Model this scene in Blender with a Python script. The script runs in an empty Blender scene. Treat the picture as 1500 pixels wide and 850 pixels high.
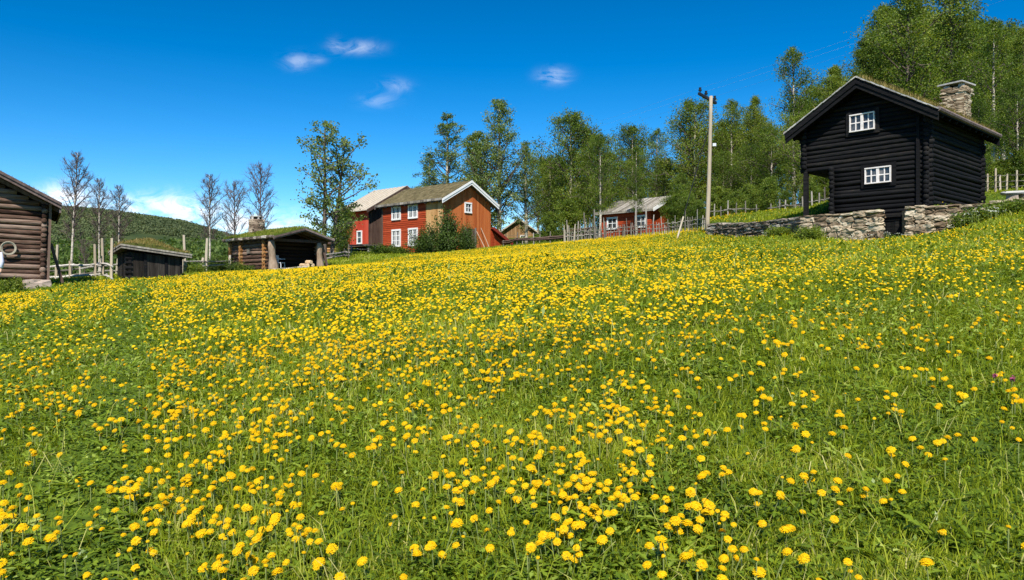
import bpy, math, random
import numpy as np

random.seed(7)
RNG = np.random.default_rng(7)
scene = bpy.context.scene
COL = scene.collection
F = 1100.0            # focal length in photo pixels (1500 px wide)
CAM_Z = 1.6
HOR = 425.0

# ------------------------------------------------------------------ basic helpers
def XY(px, d):
    return ((px - 750.0) / F * d, d)

def ZP(py, d):
    return CAM_Z + (HOR - py) / F * d

class Geo:
    """collects faces; build() links them as ONE mesh object"""
    def __init__(self):
        self.V = []; self.Q = []; self.T = []; self.n = 0
        self.qv = []; self.tv = []; self.qm = []; self.tm = []
    def add(self, V, Fc, var=None, mat=0):
        V = np.asarray(V, dtype=np.float64).reshape(-1, 3)
        Fc = np.asarray(Fc, dtype=np.int64)
        if Fc.size == 0:
            return
        m = len(Fc)
        if var is None: var = random.random()
        var = np.broadcast_to(np.asarray(var, dtype=np.float32), (m,)).copy()
        mt = np.broadcast_to(np.asarray(mat, dtype=np.int32), (m,)).copy()
        if Fc.shape[1] == 4:
            self.Q.append(Fc + self.n); self.qv.append(var); self.qm.append(mt)
        else:
            self.T.append(Fc + self.n); self.tv.append(var); self.tm.append(mt)
        self.V.append(V); self.n += len(V)
    def addm(self, V, parts, var=None, mat=0):
        if var is None: var = random.random()
        base = self.n
        V = np.asarray(V, dtype=np.float64).reshape(-1, 3)
        self.V.append(V); self.n += len(V)
        for Fc in parts:
            Fc = np.asarray(Fc, dtype=np.int64)
            if Fc.size == 0: continue
            m = len(Fc)
            vv = np.broadcast_to(np.asarray(var, dtype=np.float32), (m,)).copy()
            mt = np.full(m, mat, dtype=np.int32)
            if Fc.shape[1] == 4:
                self.Q.append(Fc + base); self.qv.append(vv); self.qm.append(mt)
            else:
                self.T.append(Fc + base); self.tv.append(vv); self.tm.append(mt)
    def mesh(self, name, mats, smooth=False):
        me = bpy.data.meshes.new(name)
        V = np.concatenate(self.V) if self.V else np.zeros((0, 3))
        Q = np.concatenate(self.Q) if self.Q else np.zeros((0, 4), dtype=np.int64)
        T = np.concatenate(self.T) if self.T else np.zeros((0, 3), dtype=np.int64)
        nq, nt = len(Q), len(T)
        me.vertices.add(len(V))
        me.vertices.foreach_set('co', V.astype(np.float32).ravel())
        me.loops.add(nq * 4 + nt * 3)
        me.loops.foreach_set('vertex_index', np.concatenate([Q.ravel(), T.ravel()]).astype(np.int32))
        me.polygons.add(nq + nt)
        ls = np.concatenate([np.arange(nq) * 4, nq * 4 + np.arange(nt) * 3]).astype(np.int32)
        me.polygons.foreach_set('loop_start', ls)
        var = np.concatenate(self.qv + self.tv).astype(np.float32)
        mi = np.concatenate(self.qm + self.tm).astype(np.int32)
        me.polygons.foreach_set('material_index', mi)
        me.polygons.foreach_set('use_smooth', np.full(nq + nt, bool(smooth)))
        at = me.attributes.new('var', 'FLOAT', 'FACE')
        at.data.foreach_set('value', var)
        me.update(calc_edges=True)
        for m in (mats if isinstance(mats, (list, tuple)) else [mats]):
            me.materials.append(m)
        return me
    def build(self, name, mats, parent=None, smooth=False):
        return link(name, self.mesh(name, mats, smooth), parent)

def link(name, me, parent=None):
    o = bpy.data.objects.new(name, me)
    COL.objects.link(o)
    if parent is not None: o.parent = parent
    return o

def tag(o, label=None, cat=None, group=None, kind=None):
    if label: o['label'] = label
    if cat: o['category'] = cat
    if group: o['group'] = group
    if kind: o['kind'] = kind
    return o

def empty(name, loc, rz=0.0):
    o = bpy.data.objects.new(name, None)
    o.empty_display_size = 0.2
    o.location = loc; o.rotation_euler = (0, 0, rz)
    COL.objects.link(o)
    return o

def copy_tree(o, parent=None):
    c = o.copy(); COL.objects.link(c)
    if parent is not None: c.parent = parent
    for ch in list(o.children):
        copy_tree(ch, c)
    return c

BOXF = np.array([[0,3,2,1],[4,5,6,7],[0,1,5,4],[1,2,6,5],[2,3,7,6],[3,0,4,7]])
def box(g, x0, x1, y0, y1, z0, z1, mat=0, var=None):
    V = [(x0,y0,z0),(x1,y0,z0),(x1,y1,z0),(x0,y1,z0),(x0,y0,z1),(x1,y0,z1),(x1,y1,z1),(x0,y1,z1)]
    g.add(V, BOXF, var, mat)

def beam(g, p, q, w, h, mat=0, var=None, up=(0, 0, 1)):
    """box bar from p to q, width w (sideways) and height h (up)"""
    p = np.array(p, float); q = np.array(q, float)
    d = q - p; d /= np.linalg.norm(d)
    up = np.array(up, float)
    s = np.cross(d, up); n = np.linalg.norm(s)
    if n < 1e-5: s = np.array([1.0, 0, 0])
    else: s /= n
    u = np.cross(s, d)
    s = s * w / 2; u = u * h / 2
    V = [p-s-u, p+s-u, p+s+u, p-s+u, q-s-u, q+s-u, q+s+u, q-s+u]
    g.add(V, BOXF, var, mat)

def tube(g, pts, rad, n=6, mat=0, var=None, jit=0.0, cap=True):
    pts = np.asarray(pts, float); k = len(pts)
    rad = np.broadcast_to(np.asarray(rad, float), (k,))
    tang = np.gradient(pts, axis=0)
    tang /= np.linalg.norm(tang, axis=1)[:, None] + 1e-9
    ref = np.array([0.0, 0, 1]) if abs(tang[:, 2].mean()) < 0.8 else np.array([1.0, 0, 0])
    a = np.cross(tang, ref); a /= np.linalg.norm(a, axis=1)[:, None] + 1e-9
    b = np.cross(a, tang)
    th = np.arange(n) * 2 * np.pi / n
    r = rad[:, None] * (1 + (jit * (RNG.random((k, n)) - 0.5) if jit else 0.0))
    V = pts[:, None, :] + r[..., None] * (np.cos(th)[None, :, None] * a[:, None, :] + np.sin(th)[None, :, None] * b[:, None, :])
    V = V.reshape(-1, 3)
    i = np.arange(k - 1)[:, None] * n; j = np.arange(n)[None, :]; j2 = (j + 1) % n
    Q = np.stack([i + j, i + j2, i + n + j2, i + n + j], -1).reshape(-1, 4)
    if cap:
        V = np.vstack([V, pts[0], pts[-1]])
        c0, c1 = k * n, k * n + 1
        jj = np.arange(n); jj2 = (jj + 1) % n
        T = np.vstack([np.stack([np.full(n, c0), jj2, jj], -1), np.stack([np.full(n, c1), (k-1)*n + jj, (k-1)*n + jj2], -1)])
        g.addm(V, [Q, T], var, mat)
    else:
        g.add(V, Q, var, mat)

def prism(g, M, poly, o0, o1, mat=0, var=None):
    """polygon of (s, z) in a wall plane, from outward offset o0 to o1"""
    n = len(poly)
    V = [M(s, o0, z) for s, z in poly] + [M(s, o1, z) for s, z in poly]
    sides = [[i, (i+1) % n, n+(i+1) % n, n+i] for i in range(n)]
    if n == 4:
        caps = [[[3,2,1,0]], [[4,5,6,7]]]
        g.addm(V, [np.array(sides), np.array(caps[0]), np.array(caps[1])], var, mat)
    else:
        t0 = [[0, i+1, i] for i in range(1, n-1)]; t1 = [[n, n+i, n+i+1] for i in range(1, n-1)]
        g.addm(V, [np.array(sides), np.array(t0 + t1)], var, mat)

def smooth01(x, a, b):
    t = np.clip((np.asarray(x, float) - a) / (b - a), 0, 1)
    return t * t * (3 - 2 * t)

# value noise on a hashed lattice
_H = RNG.random((256, 256))
def vnoise(x, y, s=1.0, seed=0):
    x = np.asarray(x, float) / s + seed * 17.3 + 1000; y = np.asarray(y, float) / s + seed * 9.7 + 1000
    xi = np.floor(x).astype(int); yi = np.floor(y).astype(int)
    fx = x - xi; fy = y - yi
    fx = fx*fx*(3-2*fx); fy = fy*fy*(3-2*fy)
    h = lambda a, b: _H[a % 256, b % 256]
    return (h(xi,yi)*(1-fx)+h(xi+1,yi)*fx)*(1-fy) + (h(xi,yi+1)*(1-fx)+h(xi+1,yi+1)*fx)*fy
def fnoise(x, y, s, seed=0):
    return (vnoise(x,y,s,seed) + .5*vnoise(x,y,s/2.1,seed+1) + .25*vnoise(x,y,s/4.3,seed+2)) / 1.75

# ------------------------------------------------------------------ materials
def newmat(name):
    m = bpy.data.materials.new(name); m.use_nodes = True
    nt = m.node_tree
    for n in list(nt.nodes): nt.nodes.remove(n)
    out = nt.nodes.new('ShaderNodeOutputMaterial')
    return m, nt, out
def N(nt, typ, **kw):
    n = nt.nodes.new(typ)
    for k, v in kw.items(): setattr(n, k, v)
    return n
def ramp(nt, stops):
    r = nt.nodes.new('ShaderNodeValToRGB')
    el = r.color_ramp.elements
    while len(el) < len(stops): el.new(0.5)
    for e, (p, c) in zip(el, stops):
        e.position = p; e.color = (*c, 1)
    return r
def principled(nt, out, rough=0.7, spec=0.3):
    p = N(nt, 'ShaderNodeBsdfPrincipled')
    p.inputs['Roughness'].default_value = rough
    p.inputs['Specular IOR Level'].default_value = spec
    nt.links.new(p.outputs[0], out.inputs[0])
    return p

def mat_streak(name, stops, sc=(2, 2, 14), bump=0.4, rough=0.75, spec=0.2, varamt=0.35, detail=6):
    """weathered wood, stone or similar: noise streaks plus a shift per board (var)"""
    m, nt, out = newmat(name)
    p = principled(nt, out, rough, spec)
    tc = N(nt, 'ShaderNodeTexCoord'); mp = N(nt, 'ShaderNodeMapping')
    mp.inputs['Scale'].default_value = sc
    nt.links.new(tc.outputs['Object'], mp.inputs[0])
    nz = N(nt, 'ShaderNodeTexNoise'); nz.inputs['Scale'].default_value = 1.0; nz.inputs['Detail'].default_value = detail
    nz.inputs['Roughness'].default_value = 0.65
    nt.links.new(mp.outputs[0], nz.inputs['Vector'])
    at = N(nt, 'ShaderNodeAttribute', attribute_name='var')
    a = N(nt, 'ShaderNodeMath', operation='SUBTRACT'); a.inputs[1].default_value = 0.5
    nt.links.new(at.outputs['Fac'], a.inputs[0])
    b = N(nt, 'ShaderNodeMath', operation='MULTIPLY_ADD'); b.inputs[1].default_value = varamt
    nt.links.new(a.outputs[0], b.inputs[0]); nt.links.new(nz.outputs['Fac'], b.inputs[2])
    r = ramp(nt, stops)
    nt.links.new(b.outputs[0], r.inputs[0]); nt.links.new(r.outputs[0], p.inputs['Base Color'])
    bp = N(nt, 'ShaderNodeBump'); bp.inputs['Strength'].default_value = bump; bp.inputs['Distance'].default_value = 0.03
    nt.links.new(nz.outputs['Fac'], bp.inputs['Height']); nt.links.new(bp.outputs[0], p.inputs['Normal'])
    return m

def mat_leaf(name, stops, trans=0.35, rough=0.55, clump=0.6, clumpamt=0.5, objamt=0.25, spec=0.25):
    """leaf: colour from a per-leaf value, clump noise and a per-object shift; part translucent"""
    m, nt, out = newmat(name)
    at = N(nt, 'ShaderNodeAttribute', attribute_name='var')
    geo = N(nt, 'ShaderNodeNewGeometry')
    nz = N(nt, 'ShaderNodeTexNoise'); nz.inputs['Scale'].default_value = clump; nz.inputs['Detail'].default_value = 3
    nt.links.new(geo.outputs['Position'], nz.inputs['Vector'])
    oi = N(nt, 'ShaderNodeObjectInfo')
    a = N(nt, 'ShaderNodeMath', operation='MULTIPLY_ADD'); a.inputs[1].default_value = clumpamt * 2; a.inputs[2].default_value = -clumpamt
    nt.links.new(nz.outputs['Fac'], a.inputs[0])
    b = N(nt, 'ShaderNodeMath', operation='ADD')
    nt.links.new(a.outputs[0], b.inputs[0]); nt.links.new(at.outputs['Fac'], b.inputs[1])
    c = N(nt, 'ShaderNodeMath', operation='MULTIPLY_ADD'); c.inputs[1].default_value = objamt; 
    nt.links.new(oi.outputs['Random'], c.inputs[0]); nt.links.new(b.outputs[0], c.inputs[2])
    d = N(nt, 'ShaderNodeMath', operation='SUBTRACT'); d.inputs[1].default_value = objamt / 2
    nt.links.new(c.outputs[0], d.inputs[0])
    r = ramp(nt, stops)
    nt.links.new(d.outputs[0], r.inputs[0])
    p = N(nt, 'ShaderNodeBsdfPrincipled'); p.inputs['Roughness'].default_value = rough
    p.inputs['Specular IOR Level'].default_value = spec
    nt.links.new(r.outputs[0], p.inputs['Base Color'])
    t = N(nt, 'ShaderNodeBsdfTranslucent')
    g = N(nt, 'ShaderNodeMixRGB', blend_type='MULTIPLY'); g.inputs[0].default_value = 1.0; g.inputs[2].default_value = (1.5, 1.35, 0.5, 1)
    nt.links.new(r.outputs[0], g.inputs[1]); nt.links.new(g.outputs[0], t.inputs[0])
    mx = N(nt, 'ShaderNodeMixShader'); mx.inputs[0].default_value = trans
    nt.links.new(p.outputs[0], mx.inputs[1]); nt.links.new(t.outputs[0], mx.inputs[2])
    nt.links.new(mx.outputs[0], out.inputs[0])
    return m

def mat_plain(name, col, rough=0.6, spec=0.3, col2=None, sc=6.0):
    return mat_streak(name, [(0.3, col), (0.7, col2 or tuple(min(1, c*1.25) for c in col))], (sc, sc, sc), 0.15, rough, spec, 0.3, 4)

BLACKWOOD = mat_streak('tarred_black_wood', [(0.25,(.004,.004,.0045)),(0.55,(.008,.008,.009)),(0.72,(.017,.015,.014)),(0.92,(.055,.045,.038))], (2.2,2.2,18), .9, .82, .14)
OLDLOG = mat_streak('weathered_brown_log', [(0.28,(.028,.014,.010)),(0.5,(.135,.082,.058)),(0.78,(.32,.235,.18))], (2.0,2.0,38), 1.0, .85, .1, .45)
GREYWOOD = mat_streak('weathered_grey_wood', [(0.25,(.10,.085,.07)),(0.55,(.24,.215,.18)),(0.85,(.46,.42,.36))], (10,10,3), .5, .85, .1, .4)
GREYBOARD = mat_streak('brown_grey_board', [(0.25,(.06,.04,.035)),(0.55,(.15,.11,.10)),(0.85,(.27,.21,.19))], (6,6,6), .5, .85, .1, .4)
ORANGELOG = mat_streak('orange_and_sunlit_log', [(0.2,(.15,.06,.02)),(0.5,(.34,.16,.055)),(0.85,(.50,.30,.14))], (2,2,12), .6, .8, .1, .5)  # sunlight on log ends put into the colour; far shed's own orange
REDPAINT = mat_streak('falu_red_weatherboard', [(0.2,(.22,.032,.009)),(0.5,(.36,.052,.016)),(0.85,(.43,.09,.034))], (1.5,1.5,18), .3, .7, .15, .35)
REDPALE = mat_streak('bright_red_planking', [(0.2,(.33,.035,.018)),(0.5,(.46,.055,.028)),(0.85,(.54,.10,.06))], (14,14,1.5), .3, .75, .1, .4)
OCHRE = mat_streak('rust_ochre_planking', [(0.15,(.27,.06,.016)),(0.5,(.44,.118,.032)),(0.85,(.52,.18,.06))], (13,13,0.7), .35, .75, .12, .38)
TANWOOD = mat_streak('bare_tan_plank', [(0.2,(.32,.16,.055)),(0.5,(.50,.28,.11)),(0.85,(.60,.40,.20))], (13,13,0.8), .35, .75, .12, .35)
BROWNPLANK = mat_streak('old_brown_planking', [(0.2,(.05,.03,.024)),(0.5,(.11,.07,.055)),(0.85,(.19,.13,.10))], (14,14,1.2), .4, .85, .1, .4)
WHITEPAINT = mat_streak('white_paint', [(0.2,(.66,.65,.62)),(0.6,(.82,.81,.78))], (6,6,6), .15, .5, .3, .2)
PINKWHITE = mat_streak('aged_white_paint', [(0.2,(.62,.56,.52)),(0.6,(.80,.74,.70))], (6,6,6), .15, .55, .3, .2)
STONE = mat_streak('dry_stone', [(0.15,(.15,.105,.065)),(0.45,(.33,.255,.17)),(0.7,(.48,.39,.27)),(0.92,(.58,.50,.37))], (5,5,9), .9, .9, .1, .75, 8)
DARKSTONE = mat_streak('dark_slab_stone', [(0.15,(.07,.055,.042)),(0.45,(.20,.16,.125)),(0.7,(.34,.285,.23)),(0.92,(.52,.46,.39))], (5,5,9), .9, .9, .1, .75, 8)
SLAB = mat_streak('grey_stone_slab', [(0.2,(.26,.25,.24)),(0.7,(.48,.46,.43))], (5,5,8), .6, .85, .15, .5, 8)
SHINGLE = mat_streak('pale_roof_sheet', [(0.2,(.32,.27,.20)),(0.6,(.46,.40,.31)),(0.9,(.54,.48,.39))], (3,3,3), .2, .75, .2, .25)
GREYROOF = mat_streak('grey_worn_shingle', [(0.2,(.14,.125,.10)),(0.5,(.27,.245,.20)),(0.85,(.44,.41,.36))], (6,6,6), .5, .85, .1, .5)
REDROOF = mat_streak('dark_red_roof_board', [(0.2,(.16,.02,.014)),(0.7,(.27,.045,.03))], (5,5,5), .3, .75, .1, .3)
BIRCHBARK = mat_streak('birch_bark', [(0.30,(.05,.04,.035)),(0.42,(.30,.25,.19)),(0.62,(.58,.52,.43)),(0.9,(.68,.63,.55))], (3,3,9), .5, .85, .1, .2)
TWIG = mat_streak('twig_bark', [(0.2,(.07,.05,.045)),(0.7,(.17,.125,.11))], (4,4,4), .3, .85, .1, .4)
DARKBARK = mat_streak('dark_bark', [(0.2,(.045,.035,.03)),(0.7,(.15,.12,.10))], (4,4,4), .5, .9, .1, .4)
POLEWOOD = mat_streak('pale_pole_wood', [(0.2,(.30,.24,.17)),(0.5,(.44,.37,.27)),(0.85,(.57,.50,.39))], (18,18,0.8), .3, .75, .15, .3)
BLACKIRON = mat_plain('black_iron', (.012,.012,.016), .5, .4)
FLATBLACK = mat_plain('flat_black', (.008,.008,.008), .9, .1)  # flat near-black for solid room fills and the chimney flue
CLOTH = mat_plain('pale_lilac_cloth', (.60,.60,.72), .9, .1, (.70,.70,.80))
SKIN = mat_plain('skin', (.55,.33,.24), .6, .3)
HAIR = mat_plain('brown_hair', (.10,.06,.03), .7, .2)
ROPE = mat_plain('pale_rope', (.27,.24,.18), .9, .1, (.43,.39,.30), 30)
PLASTIC = mat_plain('white_plastic', (.50,.52,.54), .4, .4)
PINKSTONE = mat_streak('pink_granite', [(0.2,(.20,.15,.12)),(0.7,(.40,.32,.26))], (9,9,9), .5, .85, .1, .4, 8)
CUTWOOD = mat_streak('split_firewood', [(0.2,(.36,.22,.11)),(0.7,(.62,.46,.29))], (10,10,10), .4, .8, .1, .5)

def mat_glass():
    m, nt, out = newmat('window_glass')
    p = principled(nt, out, 0.06, 0.5)
    tc = N(nt, 'ShaderNodeTexCoord'); nz = N(nt, 'ShaderNodeTexNoise'); nz.inputs['Scale'].default_value = 2.5
    nt.links.new(tc.outputs['Object'], nz.inputs['Vector'])
    r = ramp(nt, [(0.35,(.012,.014,.016)),(0.55,(.05,.055,.06)),(0.75,(.16,.15,.14))])
    nt.links.new(nz.outputs['Fac'], r.inputs[0]); nt.links.new(r.outputs[0], p.inputs['Base Color'])
    bp = N(nt, 'ShaderNodeBump'); bp.inputs['Strength'].default_value = 0.05
    nt.links.new(nz.outputs['Fac'], bp.inputs['Height']); nt.links.new(bp.outputs[0], p.inputs['Normal'])
    return m
GLASS = mat_glass()

LEAF = mat_leaf('birch_leaf', [(0.0,(.030,.058,.009)),(0.35,(.082,.14,.017)),(0.65,(.175,.24,.028)),(1.0,(.30,.34,.055))], .44, .5, .35, .35, .25)
LEAFPALE = mat_leaf('aspen_leaf', [(0.0,(.045,.08,.02)),(0.35,(.11,.175,.038)),(0.65,(.20,.265,.07)),(1.0,(.32,.37,.15))], .42, .42, .5, .30, .2, .35)
LEAFDARK = mat_leaf('shrub_leaf', [(0.0,(.018,.038,.006)),(0.45,(.055,.095,.014)),(0.8,(.10,.15,.022)),(1.0,(.16,.20,.035))], .25, .55, 1.2, .35, .2)
LEAFFAR = mat_leaf('far_woodland_leaf', [(0.0,(.03,.055,.014)),(0.4,(.06,.105,.02)),(0.7,(.10,.155,.028)),(1.0,(.14,.19,.04))], .35, .6, .05, .5, 0)
LEAFHILL = mat_leaf('hill_forest_leaf', [(0.0,(.08,.105,.045)),(0.4,(.115,.145,.056)),(0.7,(.155,.185,.068)),(1.0,(.20,.22,.085))], .25, .7, .012, .5, 0)  # paler, greyer leaves: distance haze put into the colour
GRASS = mat_leaf('meadow_grass', [(0.0,(.075,.100,.006)),(0.28,(.175,.225,.009)),(0.55,(.285,.345,.016)),(0.8,(.41,.445,.042)),(1.0,(.60,.55,.21))], .42, .5, 1.0, .30, 0, .25)
BROADLEAF = mat_leaf('meadow_broad_leaf', [(0.0,(.045,.08,.008)),(0.35,(.115,.18,.012)),(0.7,(.235,.32,.025)),(1.0,(.43,.50,.12))], .36, .40, 1.6, .28, 0, .35)
TURFGRASS = mat_leaf('roof_turf_grass', [(0.0,(.07,.065,.018)),(0.35,(.15,.13,.03)),(0.65,(.24,.185,.055)),(1.0,(.38,.29,.12))], .3, .7, 1.2, .4, .1, .1)
TURFGREEN = mat_leaf('roof_turf_green', [(0.0,(.06,.10,.012)),(0.35,(.14,.19,.02)),(0.65,(.24,.28,.035)),(1.0,(.36,.33,.09))], .35, .7, 1.2, .4, .1, .1)
PETAL = mat_leaf('dandelion_petal', [(0.0,(.66,.385,.003)),(0.5,(.73,.47,.004)),(1.0,(.78,.545,.01))], .22, .6, 6.0, .1, .2, .1)
STEM = mat_plain('dandelion_stem', (.16,.22,.05), .6, .2, (.26,.28,.10), 20)
SEPAL = mat_plain('dandelion_calyx', (.08,.14,.03), .6, .2)
CLOVER = mat_plain('clover_flower', (.30,.05,.12), .7, .1, (.42,.10,.2), 40)
PARSLEY = mat_plain('white_umbel', (.62,.64,.52), .8, .1, (.75,.76,.66), 40)

def mat_ground():
    m, nt, out = newmat('meadow_soil')
    p = principled(nt, out, 0.95, 0.05)
    geo = N(nt, 'ShaderNodeNewGeometry')
    n1 = N(nt, 'ShaderNodeTexNoise'); n1.inputs['Scale'].default_value = 0.5; n1.inputs['Detail'].default_value = 8
    n2 = N(nt, 'ShaderNodeTexNoise'); n2.inputs['Scale'].default_value = 14; n2.inputs['Detail'].default_value = 6
    for n in (n1, n2): nt.links.new(geo.outputs['Position'], n.inputs['Vector'])
    a = N(nt, 'ShaderNodeMath', operation='MULTIPLY_ADD'); a.inputs[1].default_value = 0.6
    nt.links.new(n2.outputs['Fac'], a.inputs[0])
    b = N(nt, 'ShaderNodeMath', operation='MULTIPLY'); b.inputs[1].default_value = 0.4
    nt.links.new(n1.outputs['Fac'], b.inputs[0]); nt.links.new(b.outputs[0], a.inputs[2])
    r = ramp(nt, [(0.3,(.028,.048,.008)),(0.5,(.062,.10,.012)),(0.62,(.10,.15,.016)),(0.78,(.13,.13,.04))])
    nt.links.new(a.outputs[0], r.inputs[0]); nt.links.new(r.outputs[0], p.inputs['Base Color'])
    bp = N(nt, 'ShaderNodeBump'); bp.inputs['Strength'].default_value = 0.8; bp.inputs['Distance'].default_value = 0.06
    nt.links.new(n2.outputs['Fac'], bp.inputs['Height']); nt.links.new(bp.outputs[0], p.inputs['Normal'])
    return m
SOIL = mat_ground()
HILLMAT = mat_streak('hill_ground', [(0.3,(.02,.035,.014)),(0.5,(.035,.055,.02)),(0.75,(.07,.09,.035))], (.02,.02,.02), .3, .95, .05, 0, 10)

# ------------------------------------------------------------------ terrain
def zq(x, y):     # near meadow: a convex hillside
    return 0.135*y + 0.06*x - 0.00114*y*y
# dry stone wall line in front of the black house: px, depth, top py, front-ground py
WALL = np.array([
    (1037, 41.2, 341.6, 342), (1040, 41.0, 328, 348), (1110, 37.0, 326, 349), (1175, 33.6, 318, 344), (1235, 32.0, 313, 354),
    (1291, 30.7, 308, 363), (1327, 30.0, 303, 362), (1370, 29.3, 302, 352), (1425, 28.6, 300, 322), (1500, 27.6, 290, 303), (1580, 26.8, 282, 290), (1640, 26.2, 279, 280)])
ctrl = []
for y in (-14, -5, 0, 4, 8, 13, 18, 22):
    for x in (-22, -12, -5, 0, 5, 12):
        if y >= 18 and x < -11: continue
        ctrl.append((x, y, zq(x, y)))
for x in (20, 26):
    for y in (-10, 0, 10): ctrl.append((x, y, zq(x, y)))
def cp(px, d, py=None, z=None):
    x, y = XY(px, d)
    ctrl.append((x, y, ZP(py, d) if z is None else z))
for px, d, tp, fp in WALL: cp(px, d - .3, fp)
for a in [(0,24.5,434),(-120,25,442),(75,26,421),(188,30.5,413),(262,32,408),(120,32,409),(402,42.5,397),(335,47,396),(476,45,392),
          (648,56.5,370),(561,61.5,373),(718,60.5,371),(540,64,369),(480,58,371),(500,70,368),(758,76,352),(820,54,357),(850,56,352),(945,58,346),(1000,48,341),
          (1035,41.5,342),(900,50,349),(740,58,362),(230,38,402),(300,42,398),(1100,56,322),(1300,52,300),(1450,44,286),(1600,42,270),(1150,44,320),
          (1500,80,262),(1300,85,285),(1100,95,308),(900,95,330),(760,110,347),(620,100,362),(1420,38,290),(1500,36,284),(1240,44,308)]:
    cp(a[0], a[1], a[2])
for px, d, z in [(120,48,1.6),(0,45,1.0),(-150,40,1.0),(-200,70,-1.5),(60,75,-2),(250,80,-.5),(400,90,2.5),(480,110,4.0),(350,65,2.2),(280,52,2.3),(1750,60,16)]:
    cp(px, d, z=z)
ctrl = np.array(ctrl)
def _k(r2): return 0.5 * r2 * np.log(r2 + 1e-9)
_n = len(ctrl)
_A = np.zeros((_n+3, _n+3))
_d2 = ((ctrl[:,None,:2] - ctrl[None,:,:2])**2).sum(-1)
_A[:_n,:_n] = _k(_d2) + np.eye(_n) * 2.0
_A[:_n,_n:] = np.c_[np.ones(_n), ctrl[:,:2]]; _A[_n:,:_n] = _A[:_n,_n:].T
_w = np.linalg.solve(_A, np.r_[ctrl[:,2], 0,0,0])
def tps(x, y):
    x = np.asarray(x, float).ravel(); y = np.asarray(y, float).ravel()
    out = np.empty(len(x))
    for i in range(0, len(x), 40000):
        xs, ys = x[i:i+40000], y[i:i+40000]
        d2 = (xs[:,None]-ctrl[None,:,0])**2 + (ys[:,None]-ctrl[None,:,1])**2
        out[i:i+40000] = _k(d2) @ _w[:_n] + _w[_n] + _w[_n+1]*xs + _w[_n+2]*ys
    return out

BH_C = (16.6, 30.0); BH_T = math.atan2(.673, .74); BH_Z = ZP(308.5, 30.0)     # black house corner, yaw and floor height
BH_W, BH_L = 6.5, 5.06
def bh_local(x, y):
    dx, dy = x - BH_C[0], y - BH_C[1]
    c, s = math.cos(BH_T), math.sin(BH_T)
    return dx*c + dy*s, -dx*s + dy*c
_wz = np.array([ZP(w[2], w[1]) - ZP(w[3], w[1]-.3) for w in WALL])
def Zg(x, y):
    x = np.atleast_1d(np.asarray(x, float)); y = np.atleast_1d(np.asarray(y, float))
    shp = np.broadcast(x, y).shape
    x = np.broadcast_to(x, shp).ravel(); y = np.broadcast_to(y, shp).ravel()
    r = np.hypot(x, y)
    z = tps(x, y)
    far = -6.0 + 0.02*np.clip(x, -400, 900) * smooth01(x, -50, 200)
    k = smooth01(r, 110, 220)
    z = z*(1-k) + far*k
    kb = smooth01(-y, 10, 60)
    z = z*(1-kb) + (-4.0 + 0.05*x.clip(-100, 100))*kb*(1-k) + far*kb*k*1.0
    # step up behind the stone wall
    yy = np.maximum(y, 1.0)
    px = 750 + F*x/yy
    H = np.interp(px, WALL[:,0], _wz, left=0, right=0)
    dw = np.interp(px, WALL[:,0], WALL[:,1])
    lx, ly = bh_local(x, y)
    gap = (px > 1289) & (px < 1329)
    s = y - dw
    s = np.where(gap, np.minimum(s, lx - 0.55), s - 0.15)
    z = z + np.maximum(H - .16, 0) * smooth01(s, 0.0, 0.3) * (1 - smooth01(s, 5, 16)) * (y > 5)
    inside = smooth01(lx, 0.25, 0.6) * smooth01(BH_W + 1.2 - lx, 0, 1.2) * smooth01(ly, -5.0, -1.6) * smooth01(BH_L + 1.2 - ly, 0, 1.0) * smooth01(s, 0, .3)
    z = z*(1-inside) + (BH_Z - .16)*inside
    z = z + 0.05*(fnoise(x, y, 1.7, 3) - .5) * (r < 120) + 0.16*(fnoise(x, y, 7, 5) - .5)*smooth01(r, 3, 10)*(r < 150)
    return z.reshape(shp)
def zg(x, y): return float(Zg(x, y)[0])
Z0 = zg(0, 0)

def build_ground():
    az = np.concatenate([np.linspace(-180, -50, 40, endpoint=False), np.linspace(-50, 20, 300, endpoint=False), np.linspace(20, 46, 260, endpoint=False), np.linspace(46, 180, 40)])
    az = np.radians(az)
    rad = np.concatenate([[0.01], np.linspace(.4, 24, 90), np.arange(24.3, 46, .25), np.linspace(46.5, 110, 90), np.geomspace(115, 3200, 40)])
    A, R = np.meshgrid(az, rad, indexing='ij')
    X = R*np.sin(A); Y = R*np.cos(A)
    Z = Zg(X.ravel(), Y.ravel())
    V = np.stack([X.ravel(), Y.ravel(), Z], -1)
    na, nr = len(az), len(rad)
    i = np.arange(na-1)[:,None]*nr; j = np.arange(nr-1)[None,:]
    Q = np.stack([i+j, i+nr+j, i+nr+j+1, i+j+1], -1).reshape(-1, 4)
    g = Geo(); g.add(V, Q[:, ::-1], 0.5)
    tag(g.build('ground', SOIL, smooth=True), kind='structure')
build_ground()

# footprints where nothing grows: (corner, yaw, x0,x1,y0,y1)
FOOT = []
def growable(x, y):
    ok = np.ones(len(x), bool)
    for (cx, cy), th, x0, x1, y0, y1 in FOOT:
        c, s = math.cos(th), math.sin(th)
        lx = (x-cx)*c + (y-cy)*s; ly = -(x-cx)*s + (y-cy)*c
        ok &= ~((lx > x0) & (lx < x1) & (ly > y0) & (ly < y1))
    return ok

# ------------------------------------------------------------------ building helpers
def PX0(s, o, z): return (-o, s, z)        # wall plane x=0, facing -x
def PY0(s, o, z): return (s, -o, z)        # wall plane y=0, facing -y
def planeX(W): return lambda s, o, z: (W + o, s, z)
def planeY(L): return lambda s, o, z: (s, L + o, z)

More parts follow.
